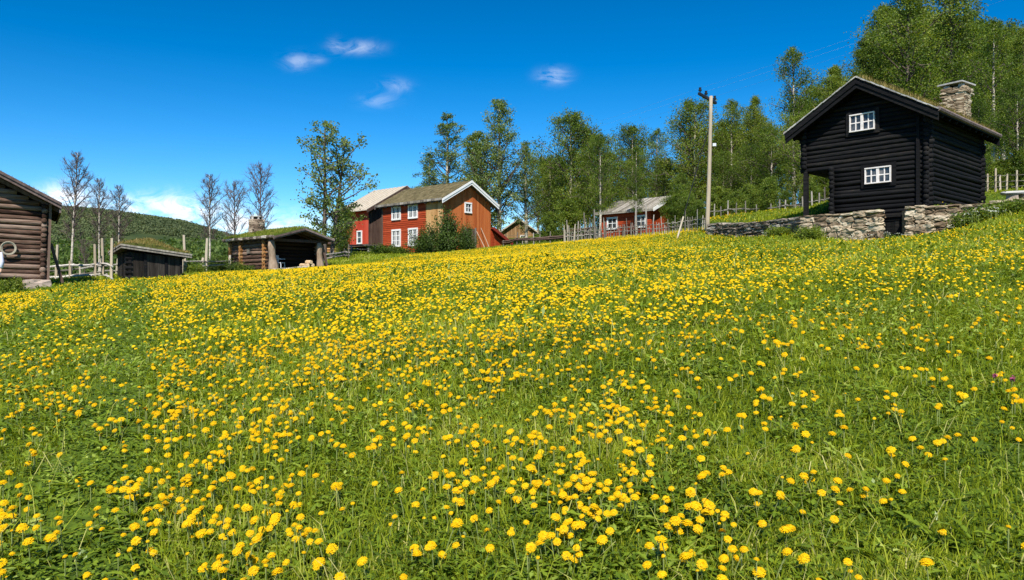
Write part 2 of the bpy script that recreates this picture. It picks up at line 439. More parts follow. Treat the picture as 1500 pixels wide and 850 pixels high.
def log_wall(g, M, s0, s1, z0, z1, r, ext=.18, ph=0.0, top=None, cuts=(), mat=0):
    """stacked round logs along s; top(s_mid)->height gives a gable; cuts are (s0,s1,z0,z1) openings"""
    step = r*1.86
    z = z0 + r + ph
    while True:
        a, b = s0 - ext, s1 + ext
        if z > z1:
            if top is None: break
            ss = np.linspace(s0, s1, 60); ok = ss[np.array([top(q) for q in ss]) > z + r*.5]
            if len(ok) < 4: break
            a, b = ok[0], ok[-1]
        segs = [(a + random.uniform(-.04,.04), b + random.uniform(-.04,.04))]
        for c0, c1, cz0, cz1 in cuts:
            if cz0 < z < cz1:
                new = []
                for p, q in segs:
                    if c0 <= p and q <= c1: continue
                    if p < c0 < q: new.append((p, c0))
                    if p < c1 < q: new.append((c1, q))
                    if q <= c0 or p >= c1: new.append((p, q))
                segs = new
        var = random.random()
        for p, q in segs:
            if q - p < .05: continue
            k = max(3, int((q-p)/.6)+2)
            ss = np.linspace(p, q, k)
            wob = np.cumsum(RNG.normal(0, .006, k)); 
            pts = [M(s, w, z + w*.7) for s, w in zip(ss, wob)]
            tube(g, pts, r*random.uniform(.94, 1.06), 9, mat, var, .05)
        z += step
        if z > 30: break

def boards_v(g, M, s0, s1, z0, topf, bw, o0, o1, mat=0):
    s = s0
    while s < s1 - .02:
        e = min(s + bw*random.uniform(.85, 1.15), s1)
        t = random.uniform(-.006, .006)
        prism(g, M, [(s+.006, z0+random.uniform(-.03,.02)), (e-.006, z0+random.uniform(-.03,.02)), (e-.006, topf(e)), (s+.006, topf(s))], o0, o1+t, mat)
        s = e
def boards_h(g, M, s0, s1, z0, z1, bh, o0, o1, mat=0):
    z = z0
    while z < z1 - .02:
        e = min(z + bh, z1)
        V = [M(s0,o0,z),M(s1,o0,z),M(s1,o0,e),M(s0,o0,e),M(s0,o1+.012,z),M(s1,o1+.012,z),M(s1,o1-.012,e),M(s0,o1-.012,e)]
        g.add(V, BOXF, None, mat)
        z = e

def window(root, M, s0, s1, z0, z1, o, cols, rows, mat=WHITEPAINT, fw=.09, mull=False, sashes=1):
    g = Geo()
    d0, d1 = o-.03, o+.06
    prism(g, M, [(s0-fw, z1),(s1+fw, z1),(s1+fw, z1+fw),(s0-fw, z1+fw)], d0, d1+.015)
    prism(g, M, [(s0-fw, z0-fw),(s1+fw, z0-fw),(s1+fw, z0),(s0-fw, z0)], d0, d1+.02)
    prism(g, M, [(s0-fw, z0),(s0, z0),(s0, z1),(s0-fw, z1)], d0, d1)
    prism(g, M, [(s1, z0),(s1+fw, z0),(s1+fw, z1),(s1, z1)], d0, d1)
    w = s1 - s0
    for k in range(1, sashes):
        c = s0 + w*k/sashes
        prism(g, M, [(c-.055, z0),(c+.055, z0),(c+.055, z1),(c-.055, z1)], d0, d1-.005)
    bw = .022
    for q in range(sashes):
        a = s0 + w*q/sashes + (.055 if q else 0); b = s0 + w*(q+1)/sashes - (.055 if q < sashes-1 else 0)
        for k in range(1, cols):
            c = a + (b-a)*k/cols
            prism(g, M, [(c-bw, z0),(c+bw, z0),(c+bw, z1),(c-bw, z1)], d0, d1-.03)
        for k in range(1, rows):
            c = z0 + (z1-z0)*k/rows
            prism(g, M, [(a, c-bw),(b, c-bw),(b, c+bw),(a, c+bw)], d0, d1-.033)
    f = g.build('window', mat, root)
    p = Geo(); prism(p, M, [(s0, z0),(s1, z0),(s1, z1),(s0, z1)], o-.04, o+.004)
    p.build('pane', GLASS, f)
    return f

def blades(g, X, Y, Z, h, w, lean, mat=0, var=None, tilt_dir=None):
    """grass blades at arrays of points: h, w, lean arrays"""
    n = len(X)
    if n == 0: return
    a = RNG.random(n)*2*np.pi
    fa = RNG.random(n)*2*np.pi
    sx, sy = np.cos(fa)*w/2, np.sin(fa)*w/2
    lx, ly = np.cos(a)*lean*h, np.sin(a)*lean*h
    P = np.stack([X, Y, Z], -1)
    S = np.stack([sx, sy, np.zeros(n)], -1)
    mid = P + np.stack([lx*.35, ly*.35, h*.6], -1)
    tip = P + np.stack([lx, ly, h*(1 - .35*lean**2)], -1)
    V = np.stack([P-S, P+S, mid-S*.75, mid+S*.75, tip], 1).reshape(-1, 3)
    b = np.arange(n)*5
    if var is None: var = RNG.random(n)
    g.addm(V, [], 0, mat)
    base = g.n - len(V)
    Q = np.stack([b, b+1, b+3, b+2], -1) + base
    T = np.stack([b+2, b+3, b+4], -1) + base
    g.Q.append(Q); g.qv.append(np.asarray(var, np.float32)); g.qm.append(np.full(n, mat, np.int32))
    g.T.append(T); g.tv.append(np.asarray(var, np.float32)); g.tm.append(np.full(n, mat, np.int32))

def turf_slope(g, A, B, C, D, thick, bump, nblade, bh, mat_soil=0, mat_grass=1, bw=.03):
    """a sod slab on the roof quad A(eave0) B(eave1) C(ridge1) D(ridge0) with grass on top"""
    A, B, C, D = (np.array(p, float) for p in (A, B, C, D))
    nu, nv = 26, 12
    u = np.linspace(0, 1, nu); v = np.linspace(0, 1, nv)
    U, Vv = np.meshgrid(u, v, indexing='ij')
    P = (A[None,None]*(1-U[...,None])*(1-Vv[...,None]) + B*U[...,None]*(1-Vv[...,None]) + C*U[...,None]*Vv[...,None] + D*(1-U[...,None])*Vv[...,None])
    ht = thick + bump*(fnoise(U*7, Vv*4, 1.0, random.randint(0, 50)) - .35)
    ht = ht * (0.55 + .45*np.sin(np.pi*np.clip(U, 0.03, .97))**.35)
    Pt = P.copy(); Pt[..., 2] += ht
    V = np.vstack([P.reshape(-1, 3), Pt.reshape(-1, 3)])
    i = np.arange(nu-1)[:,None]*nv; j = np.arange(nv-1)[None,:]
    Q = np.stack([i+j, i+nv+j, i+nv+j+1, i+j+1], -1).reshape(-1, 4)
    n = nu*nv
    S = []
    for a in range(nu-1):
        S.append([a*nv, (a+1)*nv, n+(a+1)*nv, n+a*nv]); S.append([a*nv+nv-1, (a+1)*nv+nv-1, n+(a+1)*nv+nv-1, n+a*nv+nv-1])
    for b in range(nv-1):
        S.append([b, b+1, n+b+1, n+b]); S.append([(nu-1)*nv+b, (nu-1)*nv+b+1, n+(nu-1)*nv+b+1, n+(nu-1)*nv+b])
    g.addm(V, [Q, Q+n, np.array(S)], .5, mat_soil)
    r1, r2 = RNG.random(nblade), RNG.random(nblade)
    B3 = (A*((1-r1)*(1-r2))[:,None] + B*(r1*(1-r2))[:,None] + C*(r1*r2)[:,None] + D*((1-r1)*r2)[:,None])
    B3[:, 2] += thick*.8
    blades(g, B3[:,0], B3[:,1], B3[:,2], bh*RNG.uniform(.5, 1.4, nblade), np.full(nblade, bw), RNG.uniform(.1, .9, nblade), mat_grass)

TURFSOIL = mat_streak('roof_turf_soil', [(0.25,(.05,.055,.018)),(0.5,(.10,.11,.026)),(0.75,(.17,.15,.05))], (3,3,3), .9, .95, .05, 0, 8)
TURFSOILGREEN = mat_streak('roof_turf_soil_green', [(0.25,(.05,.07,.015)),(0.5,(.09,.13,.02)),(0.75,(.15,.18,.04))], (3,3,3), .9, .95, .05, 0, 8)

def stone_blob(g, c, s, rot, mat=0, var=None, jit=.16):
    """a rough squared stone: subdivided box with jittered, rounded corners"""
    n = 3
    t = np.linspace(-1, 1, n+1)
    V = []; Q = []
    for ax in range(3):
        for sg in (-1, 1):
            b = len(V)
            for a in t:
                for e in t:
                    p = [0, 0, 0]; p[ax] = sg; p[(ax+1) % 3] = a; p[(ax+2) % 3] = e
                    V.append(p)
            for i in range(n):
                for j in range(n):
                    Q.append([b+i*(n+1)+j, b+(i+1)*(n+1)+j, b+(i+1)*(n+1)+j+1, b+i*(n+1)+j+1])
    V = np.array(V, float)
    L = np.linalg.norm(V, axis=1)[:, None]
    V = V*(.62 + .38*1.25/L)
    seed = random.random()*100
    # shared jitter so seams stay closed
    key = np.round(V, 4)
    h = np.stack([np.sin(key @ np.array([12.9+i, 78.2, 37.7-i*3]) + seed*(i+1)) for i in range(3)], -1)
    V = V + jit*h
    V = V*np.array(s)/2
    c_, s_ = math.cos(rot), math.sin(rot)
    V = np.stack([V[:,0]*c_-V[:,1]*s_, V[:,0]*s_+V[:,1]*c_, V[:,2]], -1) + np.array(c)
    g.add(V, np.array(Q), var, mat)

def stone_courses(g, p0, p1, zb0, zb1, zt0, zt1, thick, hs, ls, mat=0):
    """dry stone face between p0 and p1; bottom/top heights at both ends"""
    p0 = np.array(p0, float); p1 = np.array(p1, float)
    L = np.linalg.norm(p1-p0); d = (p1-p0)/L; rot = math.atan2(d[1], d[0])
    z = min(zb0, zb1) - .25
    ztop = max(zt0, zt1)
    while z < ztop:
        h = random.uniform(*hs)
        s = random.uniform(-.03, .03)
        while s < L-.08:
            l = min(random.uniform(*ls)*(1.0 if random.random() < .8 else 1.6), L-s+.04)
            m = s + l/2; f = min(max(m/L, 0), 1)
            zt = zt0 + (zt1-zt0)*f; zb = zb0 + (zb1-zb0)*f
            if z + h*.85 < zt and z + h > zb - .3 and -.05 < m < L+.05:
                hh = h*random.uniform(.8, 1.15)
                c = p0 + d*m
                off = random.uniform(-.05, .05)
                stone_blob(g, (c[0]-d[1]*off, c[1]+d[0]*off, z+h/2+random.uniform(-.02,.02)), (l*.99, thick*random.uniform(.80,1.12), hh*.98), rot+random.uniform(-.05,.05), mat)
            s += l
        z += h*.94
    s = 0.0
    while s < L-.05:          # flat capping slabs close the top
        l = min(random.uniform(*ls)*1.25, L-s+.03); m = s + l/2; f = min(max(m/L, 0), 1)
        c = p0 + d*m; h = random.uniform(.07, .13); zt = zt0 + (zt1-zt0)*f
        stone_blob(g, (c[0], c[1], zt-h/2+random.uniform(-.02,.03)), (l*1.03, thick*1.1, h*1.05), rot+math.atan2(0,1), mat, None, .10)
        s += l

DARKPLANK = mat_streak('dark_tarred_plank', [(0.2,(.012,.010,.009)),(0.5,(.030,.025,.021)),(0.85,(.075,.064,.055))], (10,10,1.0), .6, .85, .1, .4)
CHIMNEYSTONE = mat_streak('brown_chimney_stone', [(0.15,(.09,.065,.045)),(0.45,(.22,.16,.115)),(0.75,(.38,.30,.22)),(0.92,(.5,.43,.34))], (6,6,10), .9, .9, .1, .8, 8)
TURFBROWN = mat_streak('dry_brown_turf', [(0.3,(.055,.045,.025)),(0.5,(.12,.10,.05)),(0.72,(.21,.17,.095))], (2.5,2.5,2.5), .9, .95, .05, 0, 9)
TURFDRY = mat_leaf('dry_turf_grass', [(0.0,(.06,.05,.024)),(0.35,(.13,.105,.045)),(0.65,(.21,.165,.08)),(1.0,(.33,.26,.14))], .25, .8, 1.2, .4, .1, .05)
COTTAGEWOOD = mat_streak('aged_tan_plank', [(0.2,(.13,.07,.03)),(0.5,(.24,.14,.065)),(0.85,(.36,.24,.13))], (9,9,.8), .35, .8, .1, .4)
SHADELOG = mat_streak('shade_dark_log', [(0.2,(.008,.006,.005)),(0.7,(.03,.02,.015))], (1.6,1.6,20), .5, .9, .05, .4)  # near-black logs: shade of the open cabin put into the colour
CUTGREY = mat_streak('bleached_stump_wood', [(0.2,(.11,.07,.045)),(0.5,(.27,.19,.13)),(0.85,(.44,.34,.25))], (9,9,2), .6, .85, .1, .3)
PALERAIL = mat_streak('bleached_rail_wood', [(0.2,(.36,.33,.29)),(0.7,(.66,.62,.56))], (8,8,8), .3, .85, .1, .3)
def RX(t, s, z): return (t, s, z)
def RY(t, s, z): return (s, t, z)

def roof(root, R, t0, t1, s0, s1, ez, rz, oe, og, deck_mat, deck_t=.09, rafters=0, raft_mat=None, og1=None):
    """two sloping decks; returns the roof part and the corner points of each slope's top"""
    og1 = og if og1 is None else og1
    mid = (s0+s1)/2; sl = (rz-ez)/((s1-s0)/2)
    g = Geo(); tops = []
    for sg, sw in ((-1, s0), (1, s1)):
        e = sw + sg*oe; z_e = ez - oe*sl
        a, b = t0-og, t1+og1
        P = [R(a, e, z_e), R(b, e, z_e), R(b, mid, rz), R(a, mid, rz)]
        V = [np.array(p) for p in P] + [np.array(p)+np.array([0,0,deck_t]) for p in P]
        g.add(V, BOXF, None, 0)
        tops.append([np.array(p)+np.array([0,0,deck_t]) for p in P])
        if rafters:
            for t in np.linspace(t0, t1, rafters):
                beam(g, R(t, e - sg*.05, z_e-.06), R(t, mid, rz-.06), .1, .11)
    o = g.build('roof', deck_mat, root)
    return o, tops, (mid, sl)

def bargeboards(root, R, t, s0, s1, ez, rz, oe, mat, h=.28, th=.05, lift=.06, name='bargeboard', second=None, extra=0.0):
    mid = (s0+s1)/2; sl = (rz-ez)/((s1-s0)/2)
    for sg, sw in ((-1, s0), (1, s1)):
        e = sw + sg*(oe+extra); z_e = ez - (oe+extra)*sl
        g = Geo()
        def quad(ta, tb, zlo, zhi):
            V = [R(ta, e, z_e+zlo), R(tb, e, z_e+zlo), R(tb, mid, rz+zlo), R(ta, mid, rz+zlo),
                 R(ta, e, z_e+zhi), R(tb, e, z_e+zhi), R(tb, mid, rz+zhi), R(ta, mid, rz+zhi)]
            g.add(V, BOXF)
        quad(t-th, t, lift-h, lift)
        if second:
            quad(t-th-second[1], t-th, lift-second[0], lift+.02)
        g.build(name, mat, root)

def setup(name, C, z, th, label, cat, group=None):
    r = empty(name, (C[0], C[1], z), th)
    tag(r, label, cat, group)
    return r

# ================================================================== black log house on the stone wall
def black_house():
    W, L = BH_W, BH_L
    r = setup('log_house', BH_C, BH_Z, BH_T, 'black tarred two storey log house on a stone wall with two small white windows', 'house')
    FOOT.append((BH_C, BH_T, -.3, W+.4, -.3, L+.4))
    lr = .102; ez, rz = 4.02, 5.50; pz = 2.12; py = 3.82
    def top(s): return ez + (rz-ez)*(1 - abs(s-L/2)/(L/2))
    g = Geo()
    cuts = [(py, L+1, -1, pz), (2.0,3.0,3.56,4.31), (1.345,2.366,1.29,1.95)]
    log_wall(g, PX0, 0, L, -.02, ez, lr, .20, 0, top, [(py, L+1, -1, pz)])                       # front gable
    log_wall(g, planeX(W), 0, L, -.02, ez, lr, .2, 0, top, [(py, L+1, -1, pz)])                   # back gable
    log_wall(g, PY0, 0, W, -.02, ez, lr, .2, lr*.93)                                              # right side
    log_wall(g, lambda s,o,z: (s, py + o, z), 0, W, -.02, pz, lr, .2, lr*.93)                      # inner wall along the gallery
    log_wall(g, planeY(L), 0, W, pz, ez, lr, .2, lr*.93)                                          # upper left side
    box(g, 0, W, py, L, pz-.06, pz+.02)                                                           # gallery ceiling
    box(g, .12, W-.12, .12, py-.1, .02, ez-.1)                                                    # dark core
    box(g, .12, W-.12, .12, L-.12, pz+.05, ez-.1)
    g.build('log_wall', BLACKWOOD, r, smooth=True)
    g = Geo(); box(g, -.16, W+.16, -.14, L+.14, -.18, -.02); 
    g.build('sill_beam', BLACKWOOD, r)
    # corner boards on the near corner
    for y0 in (.30,):
        g = Geo(); box(g, -.19, -.10, y0-.06, y0+.06, .02, ez-.25); g.build('corner_post', BLACKWOOD, r)
    for x in (-.02, W):
        g = Geo(); box(g, x-.09, x+.09, L-.12, L+.06, -.02, pz+.05); g.build('porch_post', BLACKWOOD, r)
    g = Geo(); box(g, -.17, -.09, py-.10, py+.08, -.02, pz); g.build('door_post', BLACKWOOD, r)
    for s0, s1, z0, z1 in ((2.03,2.97,3.60,4.24), (1.38,2.33,1.32,1.90)):
        f = window(r, PX0, s0, s1, z0, z1, .15, 2, 2, PINKWHITE, .05, sashes=2)
        q = Geo()
        for a, b, c, d in ((s0-.22, s0-.055, z0-.2, z1+.2), (s1+.055, s1+.22, z0-.2, z1+.2), (s0-.055, s1+.055, z1+.055, z1+.2), (s0-.055, s1+.055, z0-.2, z0-.055)):
            prism(q, PX0, [(a,c),(b,c),(b,d),(a,d)], .02, .145)
        q.build('casing', BLACKWOOD, f)
    # basement front and its door, behind the gap in the stone wall
    g = Geo(); log_wall(g, lambda s,o,z: (.10-o, s, z), .3, 3.4, -1.75, -.2, lr, 0, 0)
    box(g, .2, .5, .3, 3.4, -1.8, -.1)
    g.build('basement_wall', BLACKWOOD, r, smooth=True)
    g = Geo(); boards_v(g, PX0, .55, 1.85, -1.72, lambda s: -.32, .16, .02, .06); box(g, -.09, -.02, .5, 1.9, -.32, -.2)
    d = g.build('door', BLACKWOOD, r)
    g = Geo(); tube(g, [(-.1, .75, -.95), (-.1, .75, -.8)], .012, 6); g.build('handle', BLACKIRON, d)
    # roof
    ro, tops, _ = roof(r, RX, 0, W, 0, L, ez+.05, rz+.08, .62, .62, BLACKWOOD, .1, 9)
    for T in tops:
        g = Geo()
        turf_slope(g, T[0]+np.array([.1,0,0]), T[1]-np.array([.1,0,0]), T[2]-np.array([.1,0,0]), T[3]+np.array([.1,0,0]), .13, .10, 4200, .21, bw=.022)
        g.build('turf', [TURFSOIL, TURFGRASS], ro)
    # eave logs and bark edge holding the turf
    for sg, sw in ((-1, -.62), (1, L+.62)):
        g = Geo(); sl = (rz-ez+.03)/(L/2); z = ez+.05-.62*sl
        tube(g, [(-.7, sw, z+.16), (W*.5, sw, z+.15), (W+.7, sw, z+.17)], .10, 8)
        g.build('eave_log', GREYBOARD, ro)
    g = Geo()
    for sg, sw in ((-1, -.66), (1, L+.66)):
        sl = (rz-ez+.03)/(L/2); z = ez+.05-.66*sl
        n = 16
        for k in range(n):        # flat stones along the rake edge
            f0, f1 = k/n, (k+.94)/n
            A = np.array((-.66, sw + (L/2-sw)*f0, z + (rz+.08-z)*f0 + .16)); Bp = np.array((-.66, sw+(L/2-sw)*f1, z + (rz+.08-z)*f1 + .16+random.uniform(-.01,.02)))
            beam(g, A, Bp, .22, random.uniform(.035,.06))
    g.build('edge_stones', SLAB, ro)
    bargeboards(r, RX, -.62, 0, L, ez+.05, rz+.08, .62, BLACKWOOD, .40, .05, .10, second=(.22, .045))
    bargeboards(r, RX, W+.67, 0, L, ez+.05, rz+.08, .62, BLACKWOOD, .40, .05, .10)
    # purlin ends under the front eaves
    for s in (.0, L*.25, L/2, L*.75, L):
        g = Geo(); tube(g, [(-.6, s, top(s)-.02), (.1, s, top(s)-.02)], .09, 8); g.build('purlin', BLACKWOOD, ro)
    # chimney of thin slabs
    g = Geo(); cx, cy, cw = 6.0, .80, .94
    zb = 3.7; ztp = 6.02
    box(g, cx-cw/2+.1, cx+cw/2-.1, cy-cw/2+.1, cy+cw/2-.1, zb, ztp, 0, .2)
    z = zb
    while z < ztp:
        h = random.uniform(.05, .12); k = 1.0 + .10*(z > ztp-.25) - .06*((z-zb)/(ztp-zb))
        for side in range(4):
            s = -cw/2*k
            while s < cw/2*k:
                l = random.uniform(.22, .55); m = s+l/2
                if m > cw/2*k: break
                p = [(cx+m, cy-cw/2*k+.08), (cx+m, cy+cw/2*k-.08), (cx-cw/2*k+.08, cy+m), (cx+cw/2*k-.08, cy+m)][side]
                stone_blob(g, (p[0], p[1], z+h/2), (l, .24, h*1.05), (0, 0, math.pi/2, math.pi/2)[side]+random.uniform(-.08,.08), 0, random.random(), .10)
                s += l
        z += h*.95
    c = g.build('chimney', STONE, r)
    g = Geo(); beam(g, (cx-.60, cy+.1, ztp+.245), (cx+.60, cy-.1, ztp+.215), 1.1, .065, 0, .45)
    for a, b in ((-.3,-.3),(.3,-.3),(-.3,.3),(.3,.3)): stone_blob(g, (cx+a, cy+b, ztp+.08), (.25,.25,.22), .1, 0, .5, .05)
    stone_blob(g, (cx-.05, cy, ztp+.28), (.3, .25, .12), .4, 0, .9, .1)
    g.build('cap_slab', SLAB, c)
black_house()

# ================================================================== red farmhouse
RED_T = math.atan2(.74, .67)
def red_house():
    C = XY(648, 57); z = ZP(369, 57); W, L = 5.26, 7.2
    r = setup('farmhouse', C, z, RED_T, 'red weatherboarded two storey farmhouse with white bargeboards and rust brown gable', 'house')
    FOOT.append((C, RED_T, -.2, W+2.2, -.2, L+.2))
    ez, rz = 4.0, 5.42
    def top(s): return ez + (rz-ez)*(1-abs(s-W/2)/(W/2))
    g = Geo(); prism(g, lambda s,o,z: (s, o, z), [(0.02,-.4),(W-.02,-.4),(W-.02,ez),(W/2,rz),(.02,ez)], .02, L-.02)
    boards_h(g, PX0, 1.82, L, -.35, ez, .155, 0, .035); boards_h(g, planeX(W), 0, L, -.35, ez, .2, 0, .035)
    g.build('weatherboard_wall', REDPAINT, r)
    g = Geo(); boards_v(g, PX0, -.05, 1.82, -.3, lambda s: ez-.12, .24, 0, .06); g.build('bare_board_wall', TANWOOD, r)
    g = Geo(); boards_v(g, PY0, 0, W, -.3, top, .17, 0, .05); g.build('gable_wall', OCHRE, r)
    g = Geo(); boards_v(g, planeY(L), 0, W, -.3, top, .2, 0, .04); g.build('rear_gable_wall', BROWNPLANK, r)
    g = Geo(); box(g, -.07, 0.0, L-.05, L+.08, -.3, ez-.05); g.build('corner_board', BROWNPLANK, r)
    for s0, s1 in ((2.90,3.78), (4.98,5.84)):
        window(r, PX0, s0, s1, 2.86, 3.72, .05, 2, 2, WHITEPAINT, .13, sashes=2)
        window(r, PX0, s0, s1, .70, 1.86, .05, 2, 3, WHITEPAINT, .13, sashes=2)
    window(r, PY0, 2.40, 2.93, 3.25, 3.85, .06, 2, 2, WHITEPAINT, .12)
    g = Geo(); boards_v(g, PY0, 2.45, 3.38, .1, lambda s: 1.92, .2, .05, .08); d = g.build('door', BROWNPLANK, r)
    g = Geo(); prism(g, PY0, [(3.4,-.05),(3.55,-.05),(3.55,2.02),(3.4,2.02)], .05, .11); prism(g, PY0, [(2.3,.0),(2.43,.0),(2.43,2.02),(2.3,2.02)], .05, .11)
    g.build('door_jamb', GREYWOOD, d)
    ro, tops, _ = roof(r, RY, 0, L, 0, W, ez+.05, rz+.06, .42, .48, GREYBOARD, .10, 10)
    for T in tops:
        g = Geo(); turf_slope(g, T[0]+np.array([0,.12,0]), T[1], T[2], T[3]+np.array([0,.12,0]), .08, .07, 900, .06, bw=.03); g.build('turf', [TURFBROWN, TURFDRY], ro)
    sl = (rz-ez)/(W/2)
    for sw in (-.44, W+.44):
        zz = ez+.05-.44*sl
        g = Geo(); k = 20
        for i in range(k):
            a = -.4 + (L+.9)*i/k; b = -.4 + (L+.9)*(i+.97)/k
            beam(g, (sw, a, zz+.15), (sw, b, zz+.15+random.uniform(-.02,.02)), .06, .17)
        g.build('eave_board', GREYWOOD, ro)
    bargeboards(r, RY, -.48, 0, W, ez+.05, rz+.06, .46, WHITEPAINT, .33, .05, .16, second=(.16, .04))
    bargeboards(r, RY, L+.53, 0, W, ez+.05, rz+.06, .46, GREYBOARD, .25, .05, .16)
    # lean-to on the far side
    g = Geo(); prism(g, lambda s,o,z: (s, o, z), [(W+.03,-.5),(W+1.85,-.5),(W+1.85,1.0),(W+.03,1.95)], .0, 3.0)
    boards_v(g, PY0, W+.03, W+1.86, -.5, lambda s: 1.95-(s-W)*.52, .2, .002, .04)
    lt = g.build('lean_to', REDPAINT, r)
    g = Geo(); V = []
    for t in (-.35, 3.2):
        for (s, zz) in ((W+.02, 2.05), (W+2.25, .90)): V += [(s, t, zz), (s, t, zz+.10)]
    V = np.array(V); V = V[[0,2,6,4,1,3,7,5]]; g.add(V, BOXF)
    V2 = np.array([(W+.02,-.42,1.93),(W+2.3,-.42,.74),(W+2.3,-.352,.74),(W+.02,-.352,1.93),(W+.02,-.42,2.2),(W+2.3,-.42,1.01),(W+2.3,-.352,1.01),(W+.02,-.352,2.2)]); g.add(V2, BOXF)
    g.build('lean_to_roof', REDROOF, lt)
    g = Geo(); box(g, -.12, W+.1, -.1, L+.1, -.75, -.3); g.build('foundation', STONE, r)
    for q, (s, zt) in enumerate(((3.85, 1.75), (4.35, 2.05))):
        x, y = C[0]+math.cos(RED_T)*s + math.sin(RED_T)*.9, C[1]+math.sin(RED_T)*s - math.cos(RED_T)*.9
        zb = zg(x, y)
        x2, y2 = C[0]+math.cos(RED_T)*(s-.3) + math.sin(RED_T)*.12, C[1]+math.sin(RED_T)*(s-.3) - math.cos(RED_T)*.12
        g = Geo(); tube(g, [(x, y, zb), ((x+x2)/2+.02, (y+y2)/2, (zb+z+zt)/2), (x2, y2, z+zt)], [.03,.027,.022], 6)
        tag(g.build('leaning_stick', POLEWOOD), ('shorter' if q == 0 else 'taller') + ' pale stick of two leaning on the rust brown gable', 'stick', 'sticks leaning on the gable')
red_house()

# ================================================================== red storehouse behind, with pale roof
def storehouse():
    C = XY(540, 64); z = ZP(357, 64); W, L = 7.6, 3.6
    r = setup('storehouse', C, z, RED_T, 'bright red storehouse with pale roof standing on posts behind a leafy branch', 'storehouse')
    FOOT.append((C, RED_T, -.2, W+.2, -.2, L+.2))
    ez, rz = 3.05, 5.15
    def top(s): return ez + (rz-ez)*(1-abs(s-W/2)/(W/2))
    g = Geo(); prism(g, lambda s,o,z: (s,o,z), [(.02,0),(W-.02,0),(W-.02,ez),(W/2,rz),(.02,ez)], .02, L-.02)
    boards_v(g, PX0, 0, L, -.02, lambda s: ez, .19, 0, .04); boards_v(g, planeX(W), 0, L, 0, lambda s: ez, .25, 0, .04); boards_v(g, planeY(L), 0, W, 0, top, .25, 0, .04)
    g.build('plank_wall', REDPALE, r)
    g = Geo(); boards_v(g, PY0, -.03, W, -.02, top, .2, 0, .04); g.build('gable_wall', BROWNPLANK, r)
    window(r, PX0, .95, 1.45, .12, 1.05, .05, 1, 2, WHITEPAINT, .11)
    for x in (.15, W/2, W-.15):
        for y in (.15, L-.15):
            g = Geo(); tube(g, [(x, y, -1.2), (x, y, .02)], [.17,.13], 7); g.build('stilt', GREYWOOD, r)
    g = Geo(); box(g, -.1, W+.1, -.1, L+.1, -.2, -.03); g.build('floor_beam', BROWNPLANK, r)
    ro, tops, _ = roof(r, RY, 0, L, 0, W, ez+.03, rz+.05, .55, .5, SHINGLE, .07)
    g = Geo()
    for T in tops:
        for f in np.linspace(0, 1, 9): beam(g, T[0]*(1-f)+T[1]*f+np.array([0,0,.02]), T[3]*(1-f)+T[2]*f+np.array([0,0,.02]), .06, .04)
    g.build('roof_batten', SHINGLE, ro)
    bargeboards(r, RY, -.5, 0, W, ez+.03, rz+.05, .55, BROWNPLANK, .26, .05, .05)
storehouse()

